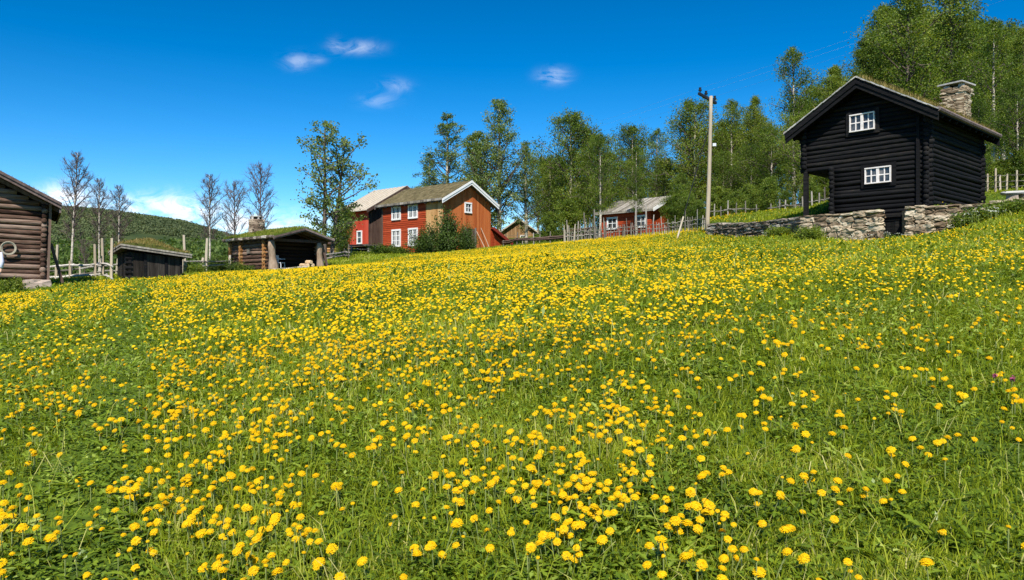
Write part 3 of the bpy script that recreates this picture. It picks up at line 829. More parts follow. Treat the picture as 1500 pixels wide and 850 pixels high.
# ================================================================== open-fronted log cabin with turf roof
def open_cabin():
    C = XY(402, 43); z = ZP(394.5, 43); W, L = 3.25, 4.8
    r = setup('log_cabin', C, z, RED_T, 'open fronted log cabin with grassy turf roof and round stone chimney', 'cabin')
    FOOT.append((C, RED_T, -1.2, W+.3, -.5, L+.4))
    ez, rz = 1.74, 2.20
    def top(s): return ez + (rz-ez)*(1-abs(s-W/2)/(W/2))
    FR = .85     # closed room starts here
    g = Geo()
    log_wall(g, PX0, FR, L, -.25, ez, .12, .12, 0, None, [(2.55, 3.0, .9, 1.35)]); log_wall(g, planeX(W), .2, L, -.25, ez, .12, .12)
    log_wall(g, planeY(L), 0, W, -.25, ez, .12, .12, .11, top)
    g.build('log_wall', OLDLOG, r, smooth=True)
    g = Geo(); log_wall(g, lambda s,o,z: (s, FR-o, z), 0, W, -.25, ez, .12, .15, .11, top)
    g.build('inner_log_wall', SHADELOG, r, smooth=True)  # wall coloured dark to stand in for interior shade
    g = Geo(); box(g, .14, W-.14, FR+.15, L-.14, -.3, 1.6); g.build('room', FLATBLACK, r)  # solid black block filling the closed room
    for y, m in ((FR, ORANGELOG), (3.55, ORANGELOG), (L+.02, ORANGELOG)):
        g = Geo(); zz = -.1
        while zz < ez-.05:
            tube(g, [(-.26, y+random.uniform(-.02,.02), zz), (-.02, y, zz)], .115, 9, 0, random.random()); zz += .215
        box(g, -.20, -.12, y-.09, y+.09, -.15, ez-.1)
        g.build('log_corner', m, r)
    g = Geo(); prism(g, PX0, [(2.62,.98),(2.95,.98),(2.95,1.3),(2.62,1.3)], .05, .12); g.build('shutter', GREYWOOD, r)
    # stump-like posts at the open gable
    for x, y, w, lean, nm in ((-.08, .05, .17, .16, 'post'), (W-.25, -.05, .155, .10, 'post')):
        g = Geo(); k = 7; f = np.linspace(0, 1, k)
        tube(g, np.stack([x + lean*(f-.5)*-1 + .03*np.sin(f*5), y + .05*np.sin(f*4), -.3 + f*(ez+.2)], -1), w*(1.75 - .85*f + .2*np.sin(f*9)), 9, 0, .75, .14)
        g.build(nm, CUTGREY, r, smooth=True)
    g = Geo(); beam(g, (W+.35, -.1, -.25), (W-.05, -.05, 1.3), .13, .13); g.build('brace', BROWNPLANK, r)
    g = Geo(); beam(g, (-.25, -.05, ez-.05), (W+.25, -.05, ez-.05), .2, .16); g.build('tie_beam', BROWNPLANK, r)
    g = Geo(); beam(g, (-.05, -.1, ez-.06), (-.05, FR+.2, ez-.06), .18, .18); beam(g, (W+.02, -.1, ez-.06), (W+.02, .4, ez-.06), .18, .18); g.build('wall_plate', OLDLOG, r)
    ro, tops, _ = roof(r, RY, 0, L, 0, W, ez+.08, rz+.08, .36, .55, BROWNPLANK, .07, 9)
    for T in tops:
        g = Geo(); turf_slope(g, T[0]+np.array([0,.1,0]), T[1], T[2], T[3]+np.array([0,.1,0]), .16, .12, 4200, .15, bw=.028); g.build('turf', [TURFSOILGREEN, TURFGREEN], ro)
    sl = (rz-ez)/(W/2)
    for sw in (-.40, W+.40):
        zz = ez+.08-.38*sl; g = Geo()
        a = -.55
        while a < L+.5:
            l = random.uniform(.25, .6); stone_blob(g, (sw, a+l/2, zz+.13), (.18, l, .15), random.uniform(-.1,.1), 0, None, .12); a += l
        g.build('edge_stones', DARKSTONE, ro)
    bargeboards(r, RY, -.55, 0, W, ez+.08, rz+.08, .38, GREYBOARD, .16, .05, .12, second=(.09, .05))
    # round chimney with little openings under its cap
    g = Geo(); cx, cy = 1.15, 4.05
    zz = 1.7
    while zz < 3.08:
        h = .11; n = 8
        for k in range(n):
            a = 2*math.pi*(k + random.random()*.5)/n
            stone_blob(g, (cx+math.cos(a)*.36, cy+math.sin(a)*.36, zz+h/2), (.34, .22, h*1.05), a+math.pi/2, 0, None, .1)
        zz += h*.95
    tube(g, [(cx,cy,1.6),(cx,cy,3.05)], .33, 12)
    c = g.build('chimney', CHIMNEYSTONE, r)
    g = Geo()
    for k in range(6):
        a = 2*math.pi*k/6+.3; stone_blob(g, (cx+math.cos(a)*.34, cy+math.sin(a)*.34, 3.17), (.10,.10,.26), a, 0, None, .1)
    stone_blob(g, (cx, cy, 3.34), (.66,.66,.09), .3, 0, .6, .08); g.build('cap_slab', SLAB, c)
    g = Geo(); tube(g, [(cx,cy,3.03),(cx,cy,3.28)], .29, 10); g.build('flue', FLATBLACK, c)
    return C, z
OC, OCZ = open_cabin()
def OCW(x, y): 
    c, s = math.cos(RED_T), math.sin(RED_T)
    return OC[0]+x*c-y*s, OC[1]+x*s+y*c
# white chair in the opening
def chair():
    x, y = OCW(.60, .45); z = zg(x, y)
    r = setup('chair', (x, y), z, RED_T+.5, 'white plastic chair in the open front of the turf roofed cabin', 'chair')
    g = Geo(); box(g, -.22,.22,-.22,.22,.40,.44); g.build('seat', PLASTIC, r)
    g = Geo(); box(g, -.22,.22,.19,.23,.44,.86); g.build('backrest', PLASTIC, r)
    for a in (-.2,.2):
        for b in (-.19,.19):
            g = Geo(); tube(g, [(a*1.15,b*1.15,0),(a,b,.42)], .025, 6); g.build('leg', PLASTIC, r)
    for a in (-.24,.24):
        g = Geo(); box(g, a-.03,a+.03,-.2,.2,.62,.66); g.build('armrest', PLASTIC, r)
chair()
for k, (x, y, l, lab) in enumerate(((1.75,-.2,.55,'leftmost split log of the pile at the cabin opening'), (2.05,-.25,.6,'pale split log lying second from left at the cabin opening'), (2.35,-.15,.55,'split log lying against the right stump post of the open cabin'),
                        (1.95,-.05,.5,'rear split log half hidden in the pile at the cabin opening'), (2.15,-.18,.5,'topmost pale split log of the pile at the cabin opening'))):
    wx, wy = OCW(x, y); z = zg(wx, wy) + .06 + (.24 if k == 4 else .06)
    g = Geo(); a = random.uniform(-.5,.5)+RED_T+1.2
    tube(g, [(-math.cos(a)*l/2, -math.sin(a)*l/2, 0), (math.cos(a)*l/2, math.sin(a)*l/2, .03)], .115, 7, 0, .7, .2)
    o = g.build('firewood_log', CUTWOOD); o.location = (wx, wy, z+.06)
    tag(o, lab, 'log', 'split logs at the cabin opening')
g = Geo()
for k in range(7):
    x, y = OCW(-.35+.33*k, -.75+random.uniform(-.1,.1)); stone_blob(g, (x, y, zg(x, y)+.05), (.5,.38,.2), random.random()*3, 0, None, .15)
tag(g.build('stone_step', DARKSTONE), 'row of flat grey stones along the open cabin front', 'stone step')

# ================================================================== little black turf shed
def shed():
    C = XY(188, 30.5); z = ZP(412.5, 30.5); th = math.atan2(.6, .8)
    W, L = 2.05, 2.3
    r = setup('shed', C, z, th, 'small black plank shed with a mound of dry turf on its roof', 'shed')
    FOOT.append((C, th, -.1, W+.1, -.1, L+.1))
    h = 1.20
    g = Geo(); box(g, .04, W-.04, .04, L-.04, -.3, h-.24)
    boards_v(g, PY0, 0, W, -.25, lambda s: h-.2*s/W, .2, 0, .035); boards_v(g, PX0, 0, L, -.25, lambda s: h, .2, 0, .035)
    g.build('plank_wall', DARKPLANK, r)
    for s in (.04, .62, 1.42, W-.05):
        g = Geo(); prism(g, PY0, [(s-.05,-.25),(s+.05,-.25),(s+.05,h-.03),(s-.05,h-.03)], .03, .075); g.build('post', BLACKWOOD, r)
    g = Geo()
    for k in range(6): tube(g, [(-.12, -.02, -.05+k*.2), (.12, -.02, -.05+k*.2)], .09, 8)
    g.build('log_corner', BLACKWOOD, r)
    # roof: a low turf mound on a board deck, its front eave dropping to the right
    dz = lambda x, y: h + .16 - .26*x/W - .16*y/L
    g = Geo()
    V = [(x, y, dz(x, y)) for x, y in ((-.28,-.3),(W+.28,-.3),(W+.28,L+.3),(-.28,L+.3))]
    V = V + [(a, b, c+.06) for a, b, c in V]
    g.add(V, BOXF)
    ro = g.build('roof', GREYBOARD, r)
    g = Geo()
    for a, b in (((-.32,-.32),(W+.32,-.32)), ((-.32,-.32),(-.32,L+.3))):
        beam(g, (a[0],a[1],dz(*a)+.05), (b[0],b[1],dz(*b)+.05), .06, .07, 0, .8); beam(g, (a[0]*.93,a[1]*.93,dz(*a)-.05), (b[0],b[1]*.93,dz(*b)-.05), .05, .07, 0, .6)
    g.build('fascia', GREYWOOD, ro)
    g = Geo(); n = 20
    u = np.linspace(0, 1, n); U, Vv = np.meshgrid(u, u, indexing='ij')
    X = -.22+(W+.44)*U; Y = -.22+(L+.44)*Vv
    hump = .08 + .46*np.exp(-(((U-.46)/.34)**2+((Vv-.42)/.36)**2)) + .08*(fnoise(X, Y, .5, 9)-.4)
    Z = dz(X, Y) + .06 + hump
    V = np.stack([X.ravel(), Y.ravel(), Z.ravel()], -1)
    i = np.arange(n-1)[:,None]*n; j = np.arange(n-1)[None,:]
    Q = np.stack([i+j, i+n+j, i+n+j+1, i+j+1], -1).reshape(-1, 4)
    Vb = V.copy(); Vb[:,2] = dz(V[:,0], V[:,1])+.05
    S = []
    for a in range(n-1):
        for (p, q) in ((a*n, (a+1)*n), (a*n+n-1, (a+1)*n+n-1), (a, a+1), ((n-1)*n+a, (n-1)*n+a+1)): S.append([p, q, q+n*n, p+n*n])
    g.addm(np.vstack([V, Vb]), [Q, np.array(S)], .6, 0)
    k = RNG.integers(0, n*n, 2600); jx = RNG.normal(0, .05, (2600, 2))
    blades(g, V[k,0]+jx[:,0], V[k,1]+jx[:,1], V[k,2]-.02, RNG.uniform(.05,.18,2600), np.full(2600,.02), RNG.uniform(.2,1,2600), 1, RNG.uniform(.3,1,2600))
    g.build('turf', [TURFSOIL, TURFGRASS], ro)
shed()

# ================================================================== log barn corner at the left edge
def left_barn():
    th = math.radians(32.5)
    C = XY(62, 26.3); z = ZP(409.5, 26.3); W, L = 5.6, 4.4
    # local origin at the right corner: gable runs towards -x, side wall runs away along +y
    r = setup('log_barn', C, z, th, 'brown weathered log barn with overhanging eave on corner stones at the left edge', 'barn')
    r.rotation_euler = (0, math.radians(1.6), th)
    FOOT.append((C, th, -W, .2, -.1, L))
    ez, rz = 2.62, 4.05
    def top(s): return ez + (rz-ez)*(1-abs(s+W/2)/(W/2))
    g = Geo()
    log_wall(g, PY0, -W, 0, -.02, ez, .092, .16, 0, top); log_wall(g, planeX(0), 0, L, -.02, ez, .092, .2, .09)
    log_wall(g, lambda s,o,z: (-W-o, s, z), 0, L, -.02, ez, .092, .2, .09); log_wall(g, planeY(L), -W, 0, -.02, ez, .092, .16, 0, top)
    g.build('log_wall', OLDLOG, r, smooth=True)
    g = Geo(); box(g, -W+.08, -.08, .08, L-.08, .0, ez); g.build('room', FLATBLACK, r)  # solid black block filling the barn
    g = Geo(); box(g, .13, .21, -.16, -.03, -.1, ez+.2); g.build('corner_post', BROWNPLANK, r)
    g = Geo(); beam(g, (.62, .35, -.1), (.22, .3, 1.3), .09, .09); g.build('prop', BROWNPLANK, r)
    ro, tops, _ = roof(r, RY, 0, L, -W, 0, ez+.12, rz+.12, .48, .62, BROWNPLANK, .08, 7)
    g = Geo(); T = tops[1]
    turf_slope(g, T[0]+np.array([0,.1,0]), T[1], T[2], T[3]+np.array([0,.1,0]), .10, .06, 2500, .10, bw=.015); g.build('turf', [TURFSOIL, TURFGRASS], ro)
    g = Geo(); T = tops[0]
    turf_slope(g, T[0], T[1], T[2], T[3], .10, .06, 600, .10, bw=.015); g.build('turf', [TURFSOIL, TURFGRASS], ro)
    bargeboards(r, RY, -.62, -W, 0, ez+.12, rz+.12, .5, GREYBOARD, .19, .05, .16, second=(.08, .05))
    g = Geo(); beam(g, (.46, -.6, ez-.22), (.46, L+.4, ez-.22), .06, .16); g.build('eave_board', GREYBOARD, ro)
    # corner stones carry the sill
    for lx, ly, s, lab in ((-.15, -.05, (1.15,.8,.42), 'pale flat boulder under the corner of the brown log barn'),):
        pass
    # the pale ring on the wall
    c, s = math.cos(th), math.sin(th)
    lx, ly, lz = -.98, -.19, 1.05
    wx, wy = C[0]+lx*c-ly*s, C[1]+lx*s+ly*c
    g = Geo(); n = 28
    for k, (R, rr) in enumerate(((.205,.024),(.19,.02),(.22,.02))):
        a = np.linspace(0, 2*np.pi, n)
        tube(g, np.stack([R*np.cos(a), -.02*k+.01*np.sin(a*3), R*np.sin(a)], -1), rr, 6, 0, .5, 0, False)
    o = g.build('rope_coil', ROPE); o.location = (wx, wy, z+lz); o.rotation_euler = (0, 0, th)
    tag(o, 'pale round coil hanging on the brown log wall at the left edge', 'coil')
    return C, z, th, c, s
LB = left_barn()
for k, (lx, ly, sz, dz, lab) in enumerate(((-.15, -.1, (.85,.8,.36), -.19, 'large pale boulder under the corner of the brown log barn'),
                                      (.25, -.35, (.55,.4,.16), -.50, 'small flat stone in the grass beside the big corner boulder'))):
    C, z, th, c, s = LB
    g = Geo(); stone_blob(g, (0,0,0), sz, th, 0, .85, .07)
    o = g.build('foundation_stone', PINKSTONE if k == 0 else STONE, smooth=False)
    o.location = (C[0]+lx*c-ly*s, C[1]+lx*s+ly*c, z+dz)
    tag(o, lab, 'stone', 'stones at the barn corner')

# ================================================================== red cabin among the birches, far cottages
def red_cabin():
    C = XY(954, 60); z = ZP(344, 60); W, L = 5.6, 4.9
    th = RED_T
    r = setup('red_cabin', C, z, th, 'low red cabin with grey roof and white bargeboard half hidden by birches', 'cabin')
    FOOT.append((C, th, -.2, W+.2, -.2, L+.2))
    ez, rz = 2.0, 3.15
    def top(s): return ez + (rz-ez)*(1-abs(s-W/2)/(W/2))
    g = Geo(); prism(g, lambda s,o,z: (s,o,z), [(.02,-.4),(W-.02,-.4),(W-.02,ez),(W/2,rz),(.02,ez)], .02, L-.02)
    boards_h(g, PX0, 0, L, -.3, ez, .16, 0, .035); boards_v(g, PY0, 0, W, -.3, top, .17, 0, .04)
    g.build('plank_wall', REDPAINT, r)
    for s0, s1 in ((.55,1.35), (3.3,4.1)): window(r, PX0, s0, s1, .75, 1.5, .05, 2, 2, WHITEPAINT, .13)
    ro, tops, _ = roof(r, RY, 0, L, 0, W, ez+.05, rz+.05, .45, .4, GREYROOF, .12)
    g = Geo()
    for T in tops:
        for f in np.linspace(0.02, .98, 26):
            p = T[0]*(1-f)+T[1]*f+np.array([0,0,.02]); q = T[3]*(1-f)+T[2]*f+np.array([0,0,.02])
            beam(g, p, q, .16, random.uniform(.02,.06))
    g.build('roof_board', GREYROOF, ro)
    bargeboards(r, RY, -.46, 0, W, ez+.05, rz+.05, .45, WHITEPAINT, .26, .05, .22)
red_cabin()

def far_cottage():
    d = 80; C = XY(737, d); z = ZP(352, d); W, L = 3.3, 5.0; th = .12
    r = setup('cottage', C, z, th, 'small tan gabled cottage seen far off between the farmhouse and the birches', 'cottage')
    ez, rz = 1.05, 2.2
    def top(s): return ez + (rz-ez)*(1-abs(s-W/2)/(W/2))
    g = Geo(); prism(g, lambda s,o,z: (s,o,z), [(.02,-1),(W-.02,-1),(W-.02,ez),(W/2,rz),(.02,ez)], .02, L-.02)
    boards_v(g, PY0, 0, W, -1, top, .2, 0, .04); g.build('plank_wall', COTTAGEWOOD, r)
    window(r, PY0, 1.9, 2.3, .05, .45, .05, 2, 1, WHITEPAINT, .1)
    roof(r, RY, 0, L, 0, W, ez+.05, rz+.05, .4, .4, GREYROOF, .1)
    bargeboards(r, RY, -.4, 0, W, ez+.05, rz+.05, .42, SHINGLE, .16, .05, .1)
far_cottage()
def far_shed():
    d = 72; C = XY(471, d); z = ZP(369, d); W, L = 2.6, 3; th = .1
    r = setup('log_shed', C, z, th, 'low orange brown log shed with dark roof behind the open cabin', 'shed')
    g = Geo(); log_wall(g, PY0, 0, W, -.3, .75, .12, .1); log_wall(g, PX0, 0, L, -.3, .75, .12, .1, .1); log_wall(g, planeX(W), 0, L, -.3, .75, .12, .1, .1)
    g.build('log_wall', ORANGELOG, r, smooth=True)
    g = Geo(); V = [(-.4,-.4,.72),(W+.4,-.4,.72),(W+.4,L,1.25),(-.4,L,1.25)]; g.add(V+[(a,b,c+.14) for a,b,c in V], BOXF); g.build('roof', BROWNPLANK, r)
far_shed()
def wood_shed():
    d = 57; C = XY(1038, d); z = ZP(329, d); W, L = 1.7, 2.5
    r = setup('red_shed', C, z, .05, 'small dark red shed deep in the trees right of the pole', 'shed')
    g = Geo(); box(g, .02, W-.02, .02, L, -.5, 1.3); boards_v(g, PY0, 0, W, -.4, lambda s: 1.3, .18, 0, .04); boards_v(g, PX0, 0, L, -.4, lambda s: 1.3, .18, 0, .04); g.build('plank_wall', REDPAINT, r)
    g = Geo(); V = [(-.3,-.3,1.28),(W+.3,-.3,1.28),(W+.3,L+.2,1.75),(-.3,L+.2,1.75)]; g.add(V+[(a,b,c+.1) for a,b,c in V], BOXF); g.build('roof', BROWNPLANK, r)
wood_shed()

# ================================================================== dry stone walls
def stone_walls():
    def seg(g, a, b, hs, ls, thick, mat=0, back=True):
        n = 3
        for k in range(n):
            f0, f1 = k/n, (k+1)/n
            P = [a[i]+(b[i]-a[i])*f0 for i in range(4)]; Q = [a[i]+(b[i]-a[i])*f1 for i in range(4)]
            stone_courses(g, XY(P[0], P[1]), XY(Q[0], Q[1]), ZP(P[3], P[1])-.1, ZP(Q[3], Q[1])-.1, ZP(P[2], P[1]), ZP(Q[2], Q[1]), thick, hs, ls, mat)
        # rubble core behind the face
        if back:
            for k in range(4):
                f0, f1 = k/4, (k+1)/4
                pts = []
                for f in (f0, f1):
                    p = [a[i]+(b[i]-a[i])*f for i in range(4)]
                    x, y = XY(p[0], p[1]+.18); pts.append((x, y, ZP(p[2], p[1])-.12, ZP(p[3], p[1])-.5))
                (x0,y0,t0,b0), (x1,y1,t1,b1) = pts
                V = [(x0,y0,b0),(x1,y1,b1),(x1,y1+.3,b1),(x0,y0+.3,b0),(x0,y0,t0),(x1,y1,t1),(x1,y1+.3,t1),(x0,y0+.3,t0)]
                g.add(V, BOXF, .1, mat)
    w = WALL
    g = Geo(); seg(g, w[1], w[2], (.07,.16), (.35,.9), .4); seg(g, w[2], (1178, 33.5, 318, 341), (.07,.16), (.35,.9), .4)
    tag(g.build('stone_wall', DARKSTONE), 'low wall of dark flat slabs between the pole and the black house', 'stone wall', 'dry stone walls')
    g = Geo(); seg(g, w[3], w[4], (.12,.28), (.30,.85), .42); seg(g, w[4], w[5], (.12,.30), (.30,.90), .42)
    tag(g.build('stone_wall', STONE), 'pale stone wall under the black house left of its basement door', 'stone wall', 'dry stone walls')
    g = Geo()
    for k in range(6, 10): seg(g, w[k], w[k+1], (.12,.26), (.3,.9), .42)
    tag(g.build('stone_wall', STONE), 'pale stone wall right of the basement door, sinking into the weedy bank', 'stone wall', 'dry stone walls')
stone_walls()
def bench():
    d = 29.5; x, y = XY(1494, d); z = zg(x, y)
    r = setup('stone_bench', (x, y), z, -.25, 'stone slab bench on rounded boulders by the right edge', 'bench')
    zt = ZP(281, d)-z
    g = Geo(); stone_blob(g, (0, 0, zt-.05), (1.25, .6, .13), 0, 0, .6, .05); g.build('slab', SLAB, r)
    for a in (-.42, .42):
        g = Geo(); stone_blob(g, (a*.6 if a < 0 else .2, 0, (zt-.1)/2-.05), (.42,.45,zt+.05), a, 0, .6, .05); g.build('boulder_support', PINKSTONE, r)
bench()

# ================================================================== utility pole, stay and wires
def pole():
    d = 41.5; bx, by = XY(1035.5, d); z = zg(bx, by)-.2
    tx, ty = XY(1042, d); tz = ZP(141, d)
    r = setup('utility_pole', (bx, by), z, 0, 'tall pale wooden utility pole with a slanting crossarm and black insulators', 'utility pole')
    top = np.array((tx-bx, 0, tz-z))
    g = Geo(); f = np.linspace(0, 1, 9)
    tube(g, f[:,None]*top + np.stack([.02*np.sin(f*4), 0*f, 0*f], -1), .125-.035*f, 12); g.build('pole', POLEWOOD, r, smooth=True)
    A = np.array((XY(1023.5, d-.6)[0]-bx, -.6, ZP(137, d-.6)-z)); B = np.array((XY(1049.5, d+.45)[0]-bx, .55, ZP(150.5, d+.45)-z))
    g = Geo(); beam(g, A, B, .12, .13); ca = g.build('crossarm', BLACKIRON, r)
    tips = []
    for f in (.08, .42, .93):
        p = A+(B-A)*f
        g = Geo(); tube(g, [p+np.array([0,0,.04]), p+np.array([0,0,.16]), p+np.array([0,0,.17]), p+np.array([0,0,.24]), p+np.array([0,0,.25]), p+np.array([0,0,.36])], [.03,.03,.09,.1,.055,.075], 9)
        g.build('insulator', BLACKIRON, ca); tips.append(p+np.array([bx, by, z+.33]))
    bxp = top*((ZP(213, d)-z)/(tz-z))
    g = Geo(); box(g, bxp[0]+.12, bxp[0]+.30, -.2, -.05, bxp[2]-.08, bxp[2]+.08); g.build('junction_box', PLASTIC, r)
    # stay
    d2 = 40.8; sx, sy = XY(992, d2); sz = zg(sx, sy)
    a = np.array((bx, by, z)) + top*((ZP(178, d)-z)/(tz-z)); b = np.array((sx, sy, sz))
    rs = setup('stay_wire', (sx, sy), sz, 0, 'thin stay wire with a pale guard slanting from the pole to the ground', 'stay wire')
    g = Geo(); tube(g, [a-b, (0,0,0)], .02, 5); g.build('wire', BLACKIRON, rs)
    g = Geo(); tube(g, [(0,0,0), (a-b)*.185], .05, 8); g.build('guard', POLEWOOD, rs)
    ends = [((-15, 95, 17), (48, 16, 23)), ((-14, 96, 17), (48, 17.5, 23)), ((-13, 97, 17), (48, 19, 23))]
    for k, (p, (e0, e1)) in enumerate(zip(tips, ends)):
        pts = []
        for q, f in [(e0, f) for f in np.linspace(1, 0, 20)] + [(e1, f) for f in np.linspace(0, 1, 20)][1:]:
            v = p + (np.array(q)-p)*f; v[2] -= 1.6*4*f*(1-f)*.5; pts.append(v)
        g = Geo(); tube(g, pts, .0025, 4)
        tag(g.build('power_cable', GREYWOOD), 'faint overhead cable running from the ' + ('left end', 'middle', 'right end')[k] + ' insulator of the pole', 'cable', 'overhead cables')
pole()

# ================================================================== fences
def fence(name, label, pts, heights, rails, mats=(GREYWOOD, GREYWOOD), pr=.055, rr=.04, group=None, lean=.04, cat='fence'):
    """pts: (px, depth) of posts; heights one per post; rails: heights above ground"""
    x0, y0 = XY(*pts[0]); z0 = zg(x0, y0)
    r = setup(name, (x0, y0), z0, 0, label, cat, group)
    P = []
    for (px, d), h in zip(pts, heights):
        x, y = XY(px, d); z = zg(x, y)
        P.append(np.array((x-x0, y-y0, z-z0)))
        l = RNG.normal(0, lean, 2)
        g = Geo(); tube(g, [P[-1]-np.array([0,0,.25]), P[-1]+np.array([l[0]*h*.5, l[1]*h*.5, h*.5]), P[-1]+np.array([l[0]*h, l[1]*h, h])], [pr*1.1, pr, pr*.85], 6, 0, None, .1)
        g.build('post', mats[0], r)
    for h in rails:
        for a, b in zip(P[:-1], P[1:]):
            d = (b-a)/np.linalg.norm(b-a); ex = .25
            g = Geo(); m = (a+b)/2 + np.array([0,0,h+random.uniform(-.05,.03)])
            tube(g, [a-d*ex+np.array([0,0,h+random.uniform(-.05,.05)]), m, b+d*ex+np.array([0,0,h+random.uniform(-.05,.05)])], [rr, rr*1.05, rr*.8], 6, 0, None, .1)
            g.build('rail', mats[1], r)
    return r
fence('rail_fence', 'grey rail fence with tall posts between the brown barn and the black shed',
      [(68,33.5),(82,33.3),(103,33),(140,31.8),(151,32.2),(163,30.6)], [1.0,1.55,.8,1.45,1.7,1.72], [.62,.12], (POLEWOOD, PALERAIL), pr=.06, rr=.05)
fence('rail_fence', 'low weathered rail fence running behind the tall fence posts by the barn',
      [(66,37),(88,37.4),(118,37.2),(146,36.2),(170,35.5)], [.7,.8,.75,.9,.8], [.5,.25], (POLEWOOD, GREYWOOD), pr=.05, rr=.045)
fence('rail_fence', 'rail fence with two tall pale posts between black shed and open cabin',
      [(266,37),(272,37.5),(293,38.5),(301,38.2),(336,41)], [1.0,1.95,.8,1.8,.9], [.62,.4], (POLEWOOD, GREYWOOD), pr=.07, rr=.04, lean=.06)
fence('rail_fence', 'short low plank rail fence between open cabin and red storehouse',
      [(474,50),(489,51),(505,52.5),(511,51)], [.5,.6,.65,1.0], [.4,.2], pr=.05, rr=.06)
fence('wire_fence', 'sagging log and wire fence in the grass right of the red lean-to',
      [(738,58.5),(757,56),(782,54.5),(806,54),(828,52.5)], [.6,1.0,.9,.95,.7], [.5,.38], (GREYWOOD, BROWNPLANK), .045, .07)
fence('wire_fence', 'thin upper wire fence on the slope behind the sagging log fence',
      [(742,66),(765,65),(790,63),(812,62),(838,61),(862,60)], [1.3,1.2,1.35,1.5,1.2,1.3], [1.15,.8], (GREYWOOD, GREYWOOD), .04, .012)
# picket fence: many slim stakes with a rail, from the cabin to the pole
def picket():
    a = XY(826, 51.5)
    z0 = zg(*a)
    r = setup('picket_fence', a, z0, 0, 'long grey fence of slim uneven stakes along the yellow meadow crest', 'fence')
    pxs = np.linspace(826, 1034, 74); last = None; tops = []
    for k, px in enumerate(pxs):
        d = 51.5 + (44.0-51.5)*((px-826)/208)**1.2
        px += random.uniform(-1, 1)
        x, y = XY(px, d); z = zg(x, y)
        h = random.uniform(.55, .95)
        if k in (0, 2, 5): h = 1.25
        if k % 6 == 3: h = random.uniform(1.1, 1.5)
        p = np.array((x-a[0], y-a[1], z-z0)); l = RNG.normal(0, .07, 2)
        g = Geo(); w = random.uniform(.022, .04) * (1.6 if k in (0,2,5) else 1)
        tube(g, [p-np.array([0,0,.2]), p+np.array([l[0],l[1],h])], [w, w*.8], 5)
        g.build('stake', POLEWOOD if k in (0,2,5) else GREYWOOD, r)
        tops.append(p)
    for h in (.42, .68):
        for i in range(0, 72, 8):
            q = tops[i:i+10]
            g = Geo(); tube(g, [v+np.array([0,0,h+random.uniform(-.04,.06)]) for v in q], .028, 5, 0, None, .1); g.build('rail', GREYWOOD, r)
picket()
for px, d, h, lab in ((871,49,2.05,'tall bare pole standing alone in the fence left of the red cabin'), (931,48.5,2.3,'tall slim pole rising in front of the red cabin by its window'), (947,48,2.0,'slim pole in front of the near corner of the red cabin'), (886,48.6,1.2,'short pale pole in the fence before the red cabin wall')):
    x, y = XY(px, d); g = Geo(); l = random.uniform(-.06,.06)
    tube(g, [(0,0,-.2),(l*.3,0,h*.5),(l,0,h)], [.06,.055,.045], 7); o = g.build('fence_pole', GREYWOOD); o.location = (x, y, zg(x, y))
    tag(o, lab, 'pole', 'poles in front of the red cabin')
fence('wire_fence', 'wire fence with pale posts beside the right wall of the black house',
      [(1437,36),(1446,36.5),(1458,35.5),(1465,37),(1474,37.5),(1489,36),(1510,36)], [1.0,.9,1.15,.8,.85,1.0,1.0], [.8,.5,.25], (POLEWOOD, GREYWOOD), .05, .012)
fence('stake_fence', 'row of rough stakes in the woods seen through the black house porch',
      [(1130,48),(1142,47.5),(1150,47),(1165,47),(1176,46.5),(1190,46),(1200,45.6),(1208,45.4),(1216,45),(1226,44.6)], [.8,1.0,.9,.8,1.0,1.2,1.0,1.3,1.1,.9], [.55], (GREYWOOD, GREYWOOD), .05, .03)
fence('stake_fence', 'rough stake fence in the dark between the red cabin and the wall slabs',
      [(1046,48),(1056,48),(1066,47.5),(1078,47.5),(1092,47.5),(1108,48)], [1.0,.8,1.1,.9,1.0,.8], [.5], (GREYWOOD, GREYWOOD), .04, .03)
fence('stake_fence', 'old stake fence of grey trunks in the birches left of the red cabin',
      [(815,62),(832,61),(846,60.5),(857,60),(866,59),(875,58.6)], [1.6,1.9,1.7,2.3,1.8,1.5], [1.0,.6], (GREYWOOD, BROWNPLANK), .06, .05)
# plank deck by the storehouse
def deck():
    d = 58; x, y = XY(534, d); z = zg(x, y)
    r = setup('plank_bench', (x, y), z, .2, 'grey plank bench table below the red storehouse', 'bench')
    g = Geo()
    for k in range(4): box(g, -1.25, 1.0, -.3+.2*k, -.12+.2*k, .62, .67)
    g.build('top', GREYWOOD, r)
    for a in (-1.0, .8):
        g = Geo(); box(g, a-.05, a+.05, -.3, .45, -.2, .62); g.build('leg', GREYWOOD, r)
    g = Geo(); box(g, -1.4, 1.2, -.62, -.42, .28, .33); g.build('seat', GREYWOOD, r)
deck()

